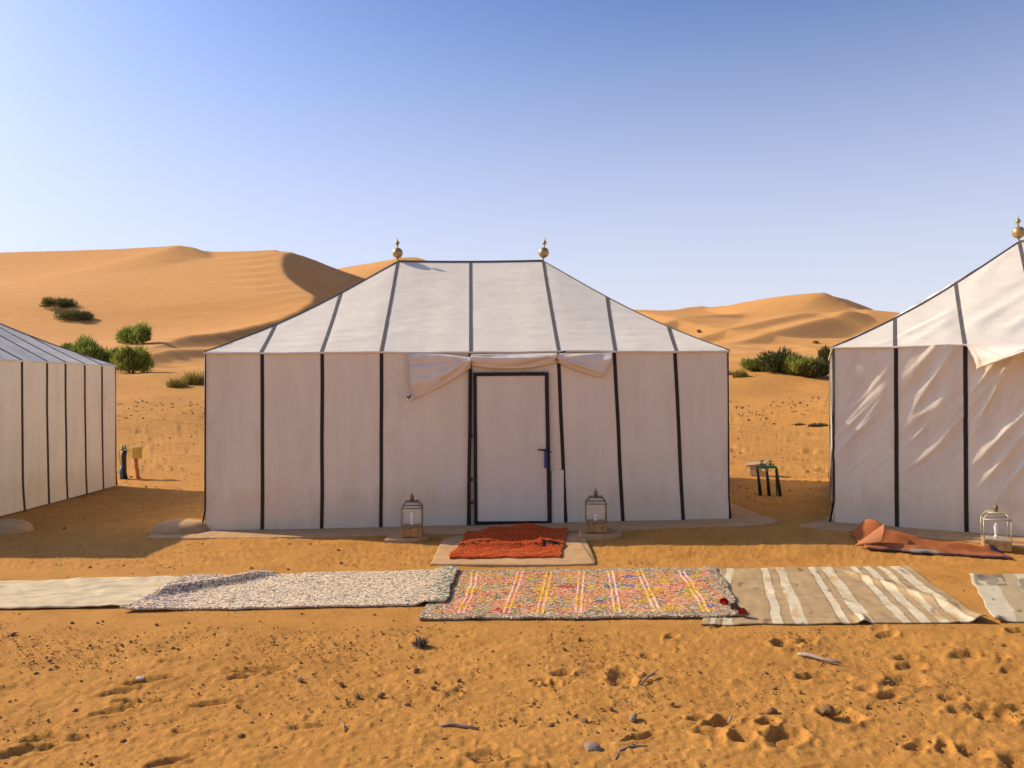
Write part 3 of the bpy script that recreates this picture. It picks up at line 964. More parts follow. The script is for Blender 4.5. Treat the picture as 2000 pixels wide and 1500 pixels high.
def mound(x, y, rx, ry, h, label):
    n, m = 28, 8; vs = []
    for j in range(m + 1):
        a = j / m * math.pi / 2
        for i in range(n):
            t = 2 * math.pi * i / n
            k = 1 + .06 * mn.noise((math.cos(t) * 1.5 + x, math.sin(t) * 1.5, 2))
            vx = x + rx * math.cos(t) * (math.cos(a) ** .7 if j < m else 0) * k; vy = y + ry * math.sin(t) * (math.cos(a) ** .7 if j < m else 0) * k
            vs.append((vx, vy, gz(x, y) - .02 + (h + .02) * math.sin(a) ** .8 + .004 * mn.noise((vx * 9, vy * 9, 1))))
    fs = []
    for j in range(m):
        for i in range(n):
            k = (i + 1) % n; fs.append((j * n + i, j * n + k, j * n + n + k, j * n + n + i))
    fs.append(tuple(range(m * n, m * n + n)))
    tag(new_obj('anchor_mound', vs, fs, M['plaster'], None, True), label, 'mound', 'plaster mounds at the tent corners')
mound(-4.02, 9.78, .36, .34, .14, 'smooth plaster mound at the left corner of the middle tent')
mound(-6.25, 9.85, .34, .3, .13, 'smooth plaster mound in shade by the left edge tent')

# ------------------------------------------------------------------ lanterns
def lantern(x, y, z, wd, rz, label, bulb_h=.10, base_m='block', metal='oldbrass'):
    root = empty('lantern', (x, y, z), rz)
    tag(root, label, 'lantern', 'glass lanterns standing before the tents')
    hb = .105; hg = .215; hw = wd / 2
    b = MB(); b.box((0, 0, hb / 2), (wd * 1.03, wd * 1.03, hb), 0, .008); b.build('base_block', M[base_m], root)
    b = MB(); b.box((0, 0, hb + .004), (wd * 1.0, wd * 1.0, .010), 0, .002); b.build('base_plate', M[metal], root)
    r = .0055
    z1, z2, z3 = hb + .012, hb + hg, hb + hg + .065
    tw = hw * .62
    ct = [(-hw, -hw), (hw, -hw), (hw, hw), (-hw, hw)]; tt = [(-tw, -tw), (tw, -tw), (tw, tw), (-tw, tw)]
    for i in range(4):
        a, c = ct[i], tt[i]
        b = MB(); b.tube([(a[0], a[1], z1), (a[0], a[1], z2)], r, 6); b.build('corner_post', M[metal], root, True)
        b = MB(); b.tube([(a[0], a[1], z2), (c[0], c[1], z3)], r, 6); b.build('roof_bar', M[metal], root, True)
    for nm, q, zz in (('upper_rim', ct, z2), ('top_rim', tt, z3)):
        b = MB()
        for i in range(4):
            a, c = q[i], q[(i + 1) % 4]
            b.tube([(a[0], a[1], zz), (c[0], c[1], zz)], r * 1.15, 6)
        b.build(nm, M[metal], root, True)
    for i in range(4):
        a, c = Vector((*ct[i], 0)), Vector((*ct[(i + 1) % 4], 0)); e, g = Vector((*tt[i], 0)), Vector((*tt[(i + 1) % 4], 0))
        nn = ((a + c) / 2).normalized() * .0015
        def pane(name, A, B, C, Dp):
            vs = [p - nn for p in (A, B, C, Dp)] + [p + nn for p in (A, B, C, Dp)]
            new_obj(name, vs, [(3, 2, 1, 0), (4, 5, 6, 7), (0, 1, 5, 4), (1, 2, 6, 5), (2, 3, 7, 6), (3, 0, 4, 7)], M['glass'], root)
        up = lambda p, zz: Vector((p.x, p.y, zz))
        pane('glass_pane', up(a, z1), up(c, z1), up(c, z2), up(a, z2))
        pane('roof_pane', up(a, z2), up(c, z2), up(g, z3), up(e, z3))
    b = MB(); b.box((0, 0, z3 + .002), (tw * 1.9, tw * 1.9, .006)); b.build('top_plate', M[metal], root)
    b = MB(); b.lathe([(.020, z3), (.018, z3 + .02), (.023, z3 + .028), (.023, z3 + .055), (.018, z3 + .062), (.006, z3 + .072), (.003, z3 + .085)], (0, 0, 0), 12)
    k = b.build('cap', M['oldbrass'], root, True)
    b = MB(); b.tube([(.014 * math.cos(t), 0, z3 + .085 + .014 * math.sin(t)) for t in [i * math.pi / 5 for i in range(11)]], .002, 5); b.build('hanging_ring', M[metal], root, True)
    b = MB(); zb = hb + .012
    b.lathe([(.018, zb), (.018, zb + .02), (.012, zb + .03)], (0, 0, 0), 10); b.build('bulb_socket', M['bulb'], root, True)
    b = MB(); b.lathe([(.010, zb + .03), (.012, zb + .045), (.019, zb + .045 + bulb_h * .45), (.020, zb + .045 + bulb_h * .75), (.014, zb + .045 + bulb_h), (.004, zb + .05 + bulb_h)], (0, 0, 0), 12)
    b.build('bulb', M['bulb'], root, True)
slab('lantern_pad', [(-1.42, 8.86), (-.95, 8.86), (-.93, 9.2), (-1.40, 9.2)], .05, M['plaster'], 'small plaster pad under the lantern left of the door', 'pad', 'plaster pads under the lanterns')
slab('lantern_pad', [(.74, 8.84), (1.22, 8.86), (1.22, 9.2), (.74, 9.2)], .05, M['plaster'], 'small plaster pad under the lantern right of the door', 'pad', 'plaster pads under the lanterns')
lantern(-1.125, 9.02, gz(-1.125, 9.02) + .05, .225, R(3), 'glass lantern on the pad left of the middle tent door', .10)
lantern(.935, 9.02, gz(.935, 9.02) + .05, .225, R(-4), 'glass lantern on the pad right of the middle tent door', .03)
lantern(5.06, 8.42, gz(5.06, 8.42) + .0, .245, R(-24), 'sunlit glass lantern with white bulb beside the crumpled rug', .10, 'block', 'palebrass')

# ------------------------------------------------------------------ water taps, meter box, block
def tap(b, p, s=1.0, an=0.0):
    x, y, z = p
    c, s_ = math.cos(an), math.sin(an)
    b.tube([(x, y, z), (x, y, z + .05 * s)], [.016 * s, .013 * s], 8)
    b.tube([(x - .03 * s * c, y - .03 * s * s_, z + .028 * s), (x + .045 * s * c, y + .045 * s * s_, z + .028 * s), (x + .055 * s * c, y + .055 * s * s_, z + .005 * s)], .010 * s, 8)
    b.tube([(x, y, z + .05 * s), (x, y, z + .068 * s)], .006 * s, 6)
    b.tube([(x - .035 * s, y, z + .070 * s), (x + .035 * s, y, z + .070 * s)], .007 * s, 6)
def at(px, py, z=0.0):
    D = (EYE - z) * F / (py - (756 - .0035 * (px - 1000)))
    return ((px - 1000) / F * D, D)
x, y = at(241, 943)
r1 = empty('water_standpipe', (x, y, gz(x, y)))
tag(r1, 'black wrapped water standpipe with green taps beside the left tent', 'standpipe')
b = MB(); b.tube([(.02, 0, 0), (.015, 0, .2), (.005, 0, .38), (.015, 0, .52)], [.035, .040, .045, .050], 10); b.build('pipe', M['black_pipe'], r1, True)
b = MB(); b.tube([(.075, -.02, -.02), (.045, -.02, .12), (.035, -.01, .3), (.03, 0, .5)], .022, 8); b.build('pipe', M['black_pipe'], r1, True)
b = MB(); b.tube([(-.005, -.04, 0), (-.02, -.045, .12), (-.005, -.05, .24)], [.036, .030, .02], 8); b.build('blue_wrap', M['blue_tape'], r1, True)
b = MB(); b.tube([(-.035, -.02, .0), (-.03, -.03, .18), (-.06, -.03, .38), (-.075, -.02, .50), (-.05, -.01, .56), (-.01, 0, .55)], .010, 8); b.build('hose', M['grey_pipe'], r1, True)
b = MB(); tap(b, (-.01, -.02, .52), 1.25, .4); b.build('tap', M['tapmetal'], r1, True)
b = MB(); tap(b, (.02, .02, .56), .8, 2.8); b.build('tap', M['green'], r1, True)
b = MB(); b.tube([(-.05, -.06, .012), (.05, .03, .02)], .010, 6); b.build('foot_peg', M['metal'], r1, True)
x, y = at(266, 943)
r2 = empty('meter_box', (x, y, gz(x, y)))
tag(r2, 'yellow box on a bent orange conduit in the sand', 'box')
b = MB(); b.tube([(.045, -.01, -.02), (.025, 0, .08), (.005, 0, .2), (-.01, 0, .38)], .033, 10); b.build('conduit', M['orangepipe'], r2, True)
b = MB(); b.tube([(.09, -.03, -.02), (.05, -.02, .05), (.03, -.015, .14)], .022, 8); b.build('conduit', M['orangepipe'], r2, True)
b = MB(); b.box((.015, 0, .48), (.17, .11, .215), R(20), .012); b.build('housing', M['yellow'], r2)
b = MB(); b.box((.043, -.062, .485), (.07, .012, .18), R(20), .004); b.build('cover', M['yellow'], r2)
b = MB(); b.box((.045, -.070, .475), (.032, .008, .03), R(20), .002); b.build('switch', M['brickbox'], r2)
b = MB(); b.tube([(-.06, 0, .565), (-.11, 0, .568)], .007, 6); b.build('cable', M['grey_pipe'], r2, True)

x, y = at(1500, 969, .15)
r3 = empty('tap_stand', (x, y, gz(x, y)))
tag(r3, 'green pipe stand with two taps on black wrapped legs', 'tap stand')
for (bx, by, tx, ty, ht) in ((-.10, .05, -.14, .05, .38), (.02, .02, -.015, .02, .36)):
    b = MB(); b.tube([(bx, by, -.03), ((bx + tx) / 2, by, ht * .5), (tx, ty, ht)], [.026, .024, .019], 9); b.build('leg', M['black_pipe'], r3, True)
b = MB(); b.tube([(.155, -.06, -.03), (.135, -.03, .2), (.115, 0, .40)], [.026, .024, .019], 9); b.build('leg', M['black_pipe'], r3, True)
b = MB(); b.tube([(.12, .0, -.02), (.115, .0, .2), (.11, .01, .38)], .011, 8); b.build('leg', M['green'], r3, True)
b = MB(); b.tube([(-.155, .05, .395), (-.145, .05, .42), (-.10, .05, .428), (0, .02, .425), (.09, .0, .428), (.118, 0, .415), (.122, 0, .38)], .020, 10); b.build('pipe_rail', M['green'], r3, True)
b = MB(); tap(b, (-.08, .05, .44), .95, .2); b.build('tap', M['tapmetal'], r3, True)
b = MB(); tap(b, (.04, .03, .44), .95, .2); b.build('tap', M['tapmetal'], r3, True)
b = MB(); b.tube([(-.015, .02, .33), (-.012, .02, .42)], .013, 8); b.build('riser', M['green'], r3, True)
b = MB(); b.tube([(-.145, .05, .36), (-.148, .05, .41)], .017, 8); b.build('riser', M['green'], r3, True)
x, y = at(1480, 932, .15)
r4 = empty('concrete_block', (x, y, gz(x, y)), R(-25))
tag(r4, 'brown tipped concrete block lying in sunlit sand behind the tap stand', 'block')
b = MB(); b.box((0, 0, .10), (.30, .22, .20), 0, .01); o = b.build('block_body', M['brickside'], r4); o.rotation_euler = (R(4), R(10), 0)
b = MB(); b.box((.02, 0, .215), (.36, .26, .03), 0, .006); o = b.build('block_lid', M['brickbox'], r4); o.rotation_euler = (R(6), R(-8), 0)
b = MB(); b.tube([(.1, -.16, .12), (.16, -.2, .10)], .012, 6); b.build('yellow_plug', M['yellow'], r4, True)

# ------------------------------------------------------------------ rugs
def P0(px, py):
    x, y = at(px, py); return Vector((x, y, 0))

def rug_surface(c, wob, zf, seed):
    """c = far-left, far-right, near-right, near-left corners"""
    A, B, C, D = [Vector(p) for p in c]
    def pt(u, v):
        p = (A.lerp(B, u)).lerp(D.lerp(C, u), v)
        eu = abs(u - .5) * 2; ev = abs(v - .5) * 2
        p.x += wob * (mn.noise((v * 4 + seed, u * 2, 1)) * eu ** 3)
        p.y += wob * (mn.noise((u * 7 + seed, v * 2, 2)) * ev ** 3)
        p.z = gz(p.x, p.y) + zf(u, v, p)
        return p
    return pt

def make_rug(name, label, c, nu, nv, colf, zf, thick=.012, wob=.03, seed=0.0, cat='rug', group='woven runner rugs laid in a row on the sand', mat='rug'):
    pt = rug_surface(c, wob, zf, seed)
    vs, cs = [], []
    for i in range(nu + 1):
        for j in range(nv + 1):
            u, v = i / nu, j / nv
            p = pt(u, v)
            vs.append((p.x, p.y, p.z + thick)); cs.append(colf(u, v))
    fs = [q[::-1] for q in grid_faces(nu, nv)]
    # underside and edge
    k0 = len(vs)
    for i in range(nu + 1):
        for j in range(nv + 1):
            x, y, z = vs[i * (nv + 1) + j]
            vs.append((x, y, z - thick)); cs.append(tuple(a * .8 for a in cs[i * (nv + 1) + j]))
    fs += [tuple(k0 + a for a in q) for q in grid_faces(nu, nv)]
    w_ = nv + 1
    for i in range(nu):
        a, b_ = i * w_, (i + 1) * w_
        fs.append((a, b_, k0 + b_, k0 + a)); a += nv; b_ += nv; fs.append((b_, a, k0 + a, k0 + b_))
    for j in range(nv):
        fs.append((j + 1, j, k0 + j, k0 + j + 1)); q = nu * w_ + j; fs.append((q, q + 1, k0 + q + 1, k0 + q))
    o = new_obj(name, vs, fs, M[mat], None, True, cs)
    tag(o, label, cat, group)
    return o, pt

def pile(parent, pt, thick, lu, lv, sp, colf, h=(.012, .022), wdt=.012, lean=(.0, -.15)):
    """short yarn tufts all over a rug, joined"""
    vs, fs, cs = [], [], []
    n_u = int(lu / sp); n_v = int(lv / sp)
    for i in range(n_u):
        for j in range(n_v):
            u = min(1, max(0, (i + .5 + random.uniform(-.45, .45)) / n_u)); v = min(1, max(0, (j + .5 + random.uniform(-.45, .45)) / n_v))
            p = pt(u, v); col = colf(u, v)
            if col is None: continue
            hh = random.uniform(*h); a = random.uniform(0, 6.28); ww = wdt * random.uniform(.7, 1.3)
            tip = Vector((p.x + random.gauss(lean[0], .3) * hh, p.y + random.gauss(lean[1], .3) * hh, p.z + thick + hh))
            k = len(vs)
            for q in range(3):
                vs.append((p.x + ww * .5 * math.cos(a + q * 2.094), p.y + ww * .5 * math.sin(a + q * 2.094), p.z + thick - .003))
            for q in range(3):
                vs.append((tip.x + ww * .50 * math.cos(a + .5 + q * 2.094), tip.y + ww * .50 * math.sin(a + .5 + q * 2.094), tip.z + random.uniform(-.12, .06) * hh))
            fs += [(k, k + 1, k + 4, k + 3), (k + 1, k + 2, k + 5, k + 4), (k + 2, k, k + 3, k + 5), (k + 3, k + 4, k + 5)]
            cs += [col] * 6
    o = new_obj('pile', vs, fs, M['pile'], parent, False, cs)
    o['kind'] = 'stuff'
    return o

CREAM = (.62, .55, .38)
def n2(a, b, c=0.): return mn.noise((a, b, c))
# cream runner
def colc(u, v):
    k = 1 + .10 * n2(u * 14, v * 5) + .06 * n2(u * 60, v * 25)
    return (.68 * k, .545 * k, .325 * k)
def zcream(u, v, p):
    return .004 + .022 * max(0, n2(p.x * 3.2 + p.y * 1.5, p.y * 3.5, 3)) + .016 * ridge(n2(p.x * 2.2, p.y * 7.5, 5)) ** 6 + (.006 * n2(p.x * 8, p.y * 10) if True else 0) + .008 * (1 if v > .97 else 0) * max(0, n2(p.x * 5, 0, 4))
make_rug('runner_rug', 'plain cream runner rug, leftmost of the row', [P0(-420, 1152), P0(385, 1130), P0(330, 1186), P0(-420, 1200)], 220, 44, colc, zcream, .008, .05, 3.0)

# white shaggy rug with flecks
palW = [(.86, .69, .45), (.88, .72, .50), (.80, .62, .40), (.86, .69, .47), (.66, .50, .33)]
def colw(u, v):
    col = random.choice(palW)
    f = random.random()
    fl = n2(u * 9, v * 3.5, 11)
    if fl > .16 and f < .15 * min(1, (fl + .2) * 2) and u < .55: col = random.choice([(.22, .24, .36), (.42, .38, .44), (.44, .29, .34), (.66, .42, .38), (.18, .15, .15), (.5, .36, .30)])
    elif u > .6 and f < .10 + .5 * float(sstep(.86, 1, u)): col = random.choice([(.30, .28, .17), (.38, .35, .23), (.24, .22, .14), (.50, .46, .32)])
    elif f < .05: col = random.choice([(.25, .16, .20), (.15, .2, .3), (.2, .16, .1)])
    if u < .14 and random.random() < .3: col = tuple(a * .85 for a in random.choice([(.62, .45, .32), (.45, .33, .36), (.55, .44, .32), (.34, .28, .36)]))
    k = random.uniform(.85, 1.1)
    return tuple(min(1, a * k) for a in col)
def zwhite(u, v, p):
    fold = .055 * math.exp(-((v - (.62 - .50 * (u - .03) / .22)) / .10) ** 2) * (1 if u < .26 else max(0, 1 - (u - .26) * 12)) * sstep(.0, .06, u)
    over_c = .014 * (1 - sstep(.05, .2, u)) + .030 * sstep(.90, .94, u)
    return .004 + float(fold) + float(over_c) + .012 * max(0, n2(p.x * 4, p.y * 3, 8)) + (.014 * max(0, n2(p.x * 6, 2, 4)) if v > .9 else 0)
cw = [P0(362, 1131), P0(893, 1116), P0(868, 1184), P0(236, 1196)]
ow, ptw = make_rug('runner_rug', 'white shaggy wool rug with dark flecks, second from the left of the row', cw, 160, 44, lambda u, v: (.76, .66, .50), zwhite, .010, .04, 8.0)
pile(ow, ptw, .010, 2.75, 1.08, .0145, colw, (.004, .010), .030)

# many coloured rug
palM = {'pink': [(.80, .29, .19), (.82, .40, .27), (.72, .22, .15), (.82, .50, .35)], 'yellow': [(.80, .48, .03), (.84, .55, .08), (.72, .44, .05)],
        'orange': [(.82, .34, .06), (.80, .42, .15)], 'neutral': [(.66, .52, .33), (.54, .41, .25), (.40, .29, .17), (.72, .58, .40), (.28, .21, .13), (.50, .33, .18)],
        'red': [(.55, .06, .04), (.58, .12, .08)], 'blue': [(.10, .13, .38), (.22, .20, .40)], 'green': [(.14, .22, .12), (.24, .30, .10)], 'olive': [(.40, .38, .10), (.46, .44, .16)]}
bands = [(.085, .10, .055), (.245, .27, .265), (.355, .375, .375), (.475, .50, .50), (.585, .605, .605), (.70, .715, .72), (.86, .86, .86)]
def colm(u, v):
    if v < .07 or v > .93 or u < .03 or u > .965:
        return random.choice(palM['neutral'])
    r = random.random()
    a = n2(u * 13, v * 6, 1); c = n2(u * 12 + 9, v * 7, 5); d = n2(u * 15 + 4, v * 9, 9); e = n2(u * 10, v * 8 + 20, 13)
    if a > .10 and r < .62: return random.choice(palM['pink'] + palM['orange'])
    if c > .20 and r < .55: return random.choice(palM['yellow'])
    if d > .30 and r < .55: return random.choice(palM['olive'] + palM['green'])
    if e > .34 and r < .6: return random.choice(palM['blue'] if u > .5 else palM['red'])
    if d < -.20 and r < .5: return random.choice(palM['orange'])
    if r > .74: return random.choice(palM['pink'] + palM['orange'] + palM['red'] + palM['yellow'] + palM['olive'])
    return random.choice(palM['neutral'])
def zmulti(u, v, p):
    bump_ = .05 * math.exp(-((u - .015) / .02) ** 2 - ((v - .55) / .3) ** 2)
    return .004 + .012 * sstep(.93, .97, u) + .010 * max(0, n2(p.x * 3.5, p.y * 3, 2)) + (.016 * max(0, n2(p.x * 5, 3, 1)) if v > .9 else 0) + .0 * bump_
cm = [P0(880, 1119), P0(1396, 1113), P0(1447, 1208), P0(815, 1213)]
om, ptm = make_rug('runner_rug', 'multicoloured pink and yellow tufted rug in the middle of the row', cm, 150, 60, lambda u, v: (.46, .34, .22), lambda u, v, p: float(zmulti(u, v, p)), .010, .05, 21.0)
pile(om, ptm, .010, 2.6, 1.7, .0135, colm, (.004, .010), .027)
def woven_bands():
    for bi, (t0, t1) in enumerate([(.100, .125), (.265, .265), (.372, .372), (.492, .492), (.598, .618), (.705, .745), (.865, .900)]):
        for sd in ((-1, 1) if bi != 2 else (-1, 1)):
            nv = 64; vs, cs = [], []
            for j in range(nv + 1):
                v = .06 + .88 * j / nv
                uc = t0 + (t1 - t0) * v + sd * .0085 + .0022 * n2(v * 7, bi * 3 + sd, 4)
                seg = n2(v * 7, bi * 3.1 + sd * .15, 3)
                yel = seg > .08 or (bi == 2 and seg > -.3)
                k = random.uniform(.85, 1.1)
                c = random.choice(palM['yellow'] + palM['orange'][:1]) if yel else random.choice([(.84, .50, .36), (.80, .44, .32), (.86, .58, .44)])
                for du, dz in ((-.0048, .006), (-.003, .017), (.003, .017), (.0048, .006)):
                    p = ptm(uc + du, v)
                    vs.append((p.x, p.y, p.z + .010 + dz * (.8 + .3 * n2(v * 50, bi, 2)) - .004)); cs.append(tuple(a * k for a in c))
            new_obj('woven_band', vs, grid_faces(nv, 3), M['pile'], om, False, cs)
woven_bands()
for (px_, py_, cc) in ((1411, 1189, (.55, .03, .03)), (1447, 1209, (.42, .06, .04)), (1432, 1199, (.22, .17, .13))):
    p = P0(px_, py_); vs, fs, cs = [], [], []
    for k in range(60):
        a = random.gauss(.1, .5); ln = random.uniform(.04, .085); q = len(vs)
        y0 = random.uniform(-.02, .02); z0 = gz(p.x, p.y) + .045 + random.uniform(-.01, .02)
        dx, dy = math.cos(a) * ln, math.sin(a) * ln * .6
        vs += [(p.x - .03, p.y + y0, z0), (p.x - .03 + dx * .6, p.y + y0 + dy * .6 - .004, z0 + .022), (p.x - .03 + dx, p.y + y0 + dy, z0 - .01), (p.x - .03 + dx * .6, p.y + y0 + dy * .6 + .006, z0 + .008)]
        fs += [(q, q + 1, q + 2, q + 3)]; cs += [cc] * 4
    new_obj('tassel', vs, fs, M['pile'], om, False, cs)

# striped kilim
ST = [(.028, .052), (.072, .112), (.25, .29), (.325, .37), (.49, .525), (.555, .61), (.70, .738), (.765, .81), (.84, .872), (.905, .96)]
def colk(u, v):
    uu = u + .006 * n2(v * 5, u * 4, 2) + .003 * n2(v * 22, u * 9, 3)
    white = any(a < uu < b_ for a, b_ in ST)
    edge = any(abs(uu - a) < .0035 or abs(uu - b_) < .0035 for a, b_ in ST)
    k = 1 + .16 * n2(u * 26, v * 9, 1) + .12 * n2(u * 9, v * 40, 6) + .10 * n2(u * 80, v * 60, 2) + .12 * n2(u * 5, v * 75, 12)
    if white:
        o_ = float(sstep(.15, .5, n2(u * 22, v * 6, 8))); c = tuple(a * (1 - o_) + b * o_ for a, b in zip((.67, .56, .355), (.62, .42, .19)))
    else:
        c = (.465, .315, .15)
    if edge and n2(u * 10, v * 3, 5) > -.15: c = tuple(a * .62 for a in c)
    if u < .025 and v < .35: c = (.12, .32, .20)
    d_ = float(sstep(.38, .62, n2(u * 24, v * 8, 19))); c = tuple(a * (1 - .45 * d_) for a in c)
    return tuple(a * k for a in c)
def zk(u, v, p):
    f = 0
    vv = .12 + (u - .66) * 2.2
    if u > .6: f += .030 * math.exp(-((v - vv) / .055) ** 2) * float(sstep(.62, .70, u)) * (1 - float(sstep(.93, .98, u)))
    f += .05 * math.exp(-((u - .985) / .035) ** 2 - ((v - 1) / .14) ** 2)
    f += .035 * math.exp(-((u - .57) / .018) ** 2 - ((v - .96) / .08) ** 2)
    return .003 + f + .010 * max(0, n2(p.x * 4.2, p.y * 2.5, 6)) + (.016 * max(0, n2(p.x * 6.5, 5, 1)) if v > .93 else 0) + .004 * n2(p.x * 12, p.y * 5, 2)
make_rug('runner_rug', 'beige flat-woven rug with cream stripes, fourth from the left of the row', [P0(1386, 1113), P0(1771, 1108), P0(1926, 1218), P0(1366, 1223)], 420, 70, colk, zk, .007, .04, 31.0)
def colk2(u, v):
    uu = u + .012 * n2(v * 5, u * 4, 12)
    white = any(a < uu < b_ for a, b_ in ((.0, .10), (.19, .26), (.34, .40), (.55, .62), (.75, .82)))
    k = 1 + .14 * n2(u * 26, v * 9, 31) + .1 * n2(u * 9, v * 40, 36)
    c = (.60, .51, .34) if white else (.45, .35, .19)
    if n2(u * 12, v * 7, 49) > .42 or (u < .14 and v < .28 and n2(u * 30, v * 8, 3) > -.2 and u > .01): c = tuple(a * .5 for a in c)
    return tuple(a * k for a in c)
def zk2(u, v, p):
    return .004 + .012 * max(0, n2(p.x * 4, p.y * 4, 16)) + .03 * math.exp(-((u - .01) / .03) ** 2 - ((v - .98) / .06) ** 2) + .03 * math.exp(-((u - .02) / .03) ** 2 - ((v - .06) / .08) ** 2)
make_rug('runner_rug', 'faded cream rug cut off by the right picture edge, rightmost of the row', [P0(1890, 1126), P0(2350, 1120), P0(2420, 1222), P0(1938, 1217)], 200, 50, colk2, zk2, .008, .06, 44.0)

# crumpled orange rug before the door: front half flat, rear half rucked up in folds
def lump(u, v, folds):
    z = 0
    for (u0, v0, su, sv, h, sk) in folds:
        vv = v0 + sk * (u - u0)
        z += h * math.exp(-abs((u - u0) / su) ** 2.6 - ((v - vv) / sv) ** 2)
    return z
def orange_rug():
    folds = [(.26, .16, .13, .09, .075, -.15), (.58, .12, .20, .085, .095, -.10), (.36, .33, .26, .07, .055, -.35), (.66, .30, .2, .06, .045, .1), (.46, .60, .50, .05, .028, .0), (.82, .53, .12, .045, .04, .3), (.2, .5, .16, .05, .03, -.3)]
    def zf(u, v, p):
        return .030 + lump(u, v, folds) + .010 * n2(u * 9, v * 9, 3) + (.012 * n2(u * 20, v * 3, 1) if .5 < v < .62 else 0)
    def cf(u, v):
        k = 1 + .12 * n2(u * 70, v * 60, 2)
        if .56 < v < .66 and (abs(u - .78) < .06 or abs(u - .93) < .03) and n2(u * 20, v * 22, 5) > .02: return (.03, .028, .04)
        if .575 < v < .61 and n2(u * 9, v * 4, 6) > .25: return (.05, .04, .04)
        return (.66 * k, .135 * k, .035 * k)
    c = [Vector((-.50, 9.16, 0)), Vector((.62, 9.18, 0)), Vector((.47, 8.03, 0)), Vector((-.63, 8.03, 0))]
    o, pt = make_rug('doormat_rug', 'crumpled orange red shag rug lying before the door', c, 90, 80, cf, zf, .022, .05, 6.0, 'rug', None)
    def pc(u, v):
        c_ = cf(u, v); k = random.uniform(.95, 1.05)
        return tuple(min(1, a * k) for a in c_)
    pile(o, pt, .022, 1.1, 1.2, .0125, pc, (.003, .008), .022)
orange_rug()

def red_rug():
    folds = [(.13, .22, .10, .17, .17, .35), (.27, .36, .15, .13, .085, .3), (.50, .50, .36, .10, .065, .22), (.30, .84, .40, .09, .04, .0), (.92, .50, .06, .22, .07, .2), (.75, .62, .2, .08, .04, .1)]
    def zf(u, v, p):
        return .02 + lump(u, v, folds) + .010 * n2(u * 11, v * 7, 13)
    def cf(u, v):
        k = 1 + .16 * n2(u * 70, v * 40, 2) + .18 * n2(u * 14, v * 9, 7) + .10 * n2(u * 160, v * 80, 3)
        if u > .90 and .2 < v < .72: return (.055, .05, .075)
        if v > .93 and .3 < u < .5: return (.30, .27, .22)
        if v > .97: return (.24, .14, .13)
        return (.41 * k, .135 * k, .045 * k)
    c = [Vector((3.72, 8.90, 0)), Vector((4.92, 8.25, 0)), Vector((4.96, 7.98, 0)), Vector((3.68, 8.36, 0))]
    o, pt = make_rug('doormat_rug', 'crumpled terracotta shag rug in a heap before the right tent', c, 110, 60, cf, zf, .020, .06, 16.0, 'rug', None)
    def pc(u, v):
        c_ = cf(u, v); k = random.uniform(.95, 1.05)
        return tuple(min(1, a * k) for a in c_)
    return o
o_red = red_rug()
def rug_fold(parent):
    """the turned up corner showing its pale underside"""
    def at_d(px, py, D): return Vector(W(px, py, D))
    T0, A, B = at_d(1668, 1064, 8.46), at_d(1721, 1060, 8.34), at_d(1726, 1022, 8.50)
    n = 16; vs, cs, fs, ix = [], [], [], {}
    for i in range(n + 1):
        for j in range(n + 1 - i):
            a, b = i / n, j / n
            p = T0 * (1 - a - b) + A * a + B * b
            e = a * b * 4 * .45 + (1 - a - b) * (a + b) * .5
            p = p + Vector((-.02, -.09, .03)) * e + Vector((0, 0, .006 * mn.noise((a * 5, b * 5, 2))))
            ix[i, j] = len(vs); vs.append(p)
            k = 1 + .08 * n2(a * 9, b * 9); rim = 1.25 if a + b > .93 else 1.0
            cs.append((.50 * k, .20 * k, .085 * k))
    for i in range(n):
        for j in range(n - i):
            fs.append((ix[i, j], ix[i + 1, j], ix[i, j + 1]))
            if i + j < n - 1: fs.append((ix[i + 1, j], ix[i + 1, j + 1], ix[i, j + 1]))
    o = new_obj('rug_fold', vs, fs, M['rug'], parent, True, cs)
    md = o.modifiers.new('thick', 'SOLIDIFY'); md.thickness = .02
    o['label'] = 'pale turned up corner of the rug'
rug_fold(o_red)

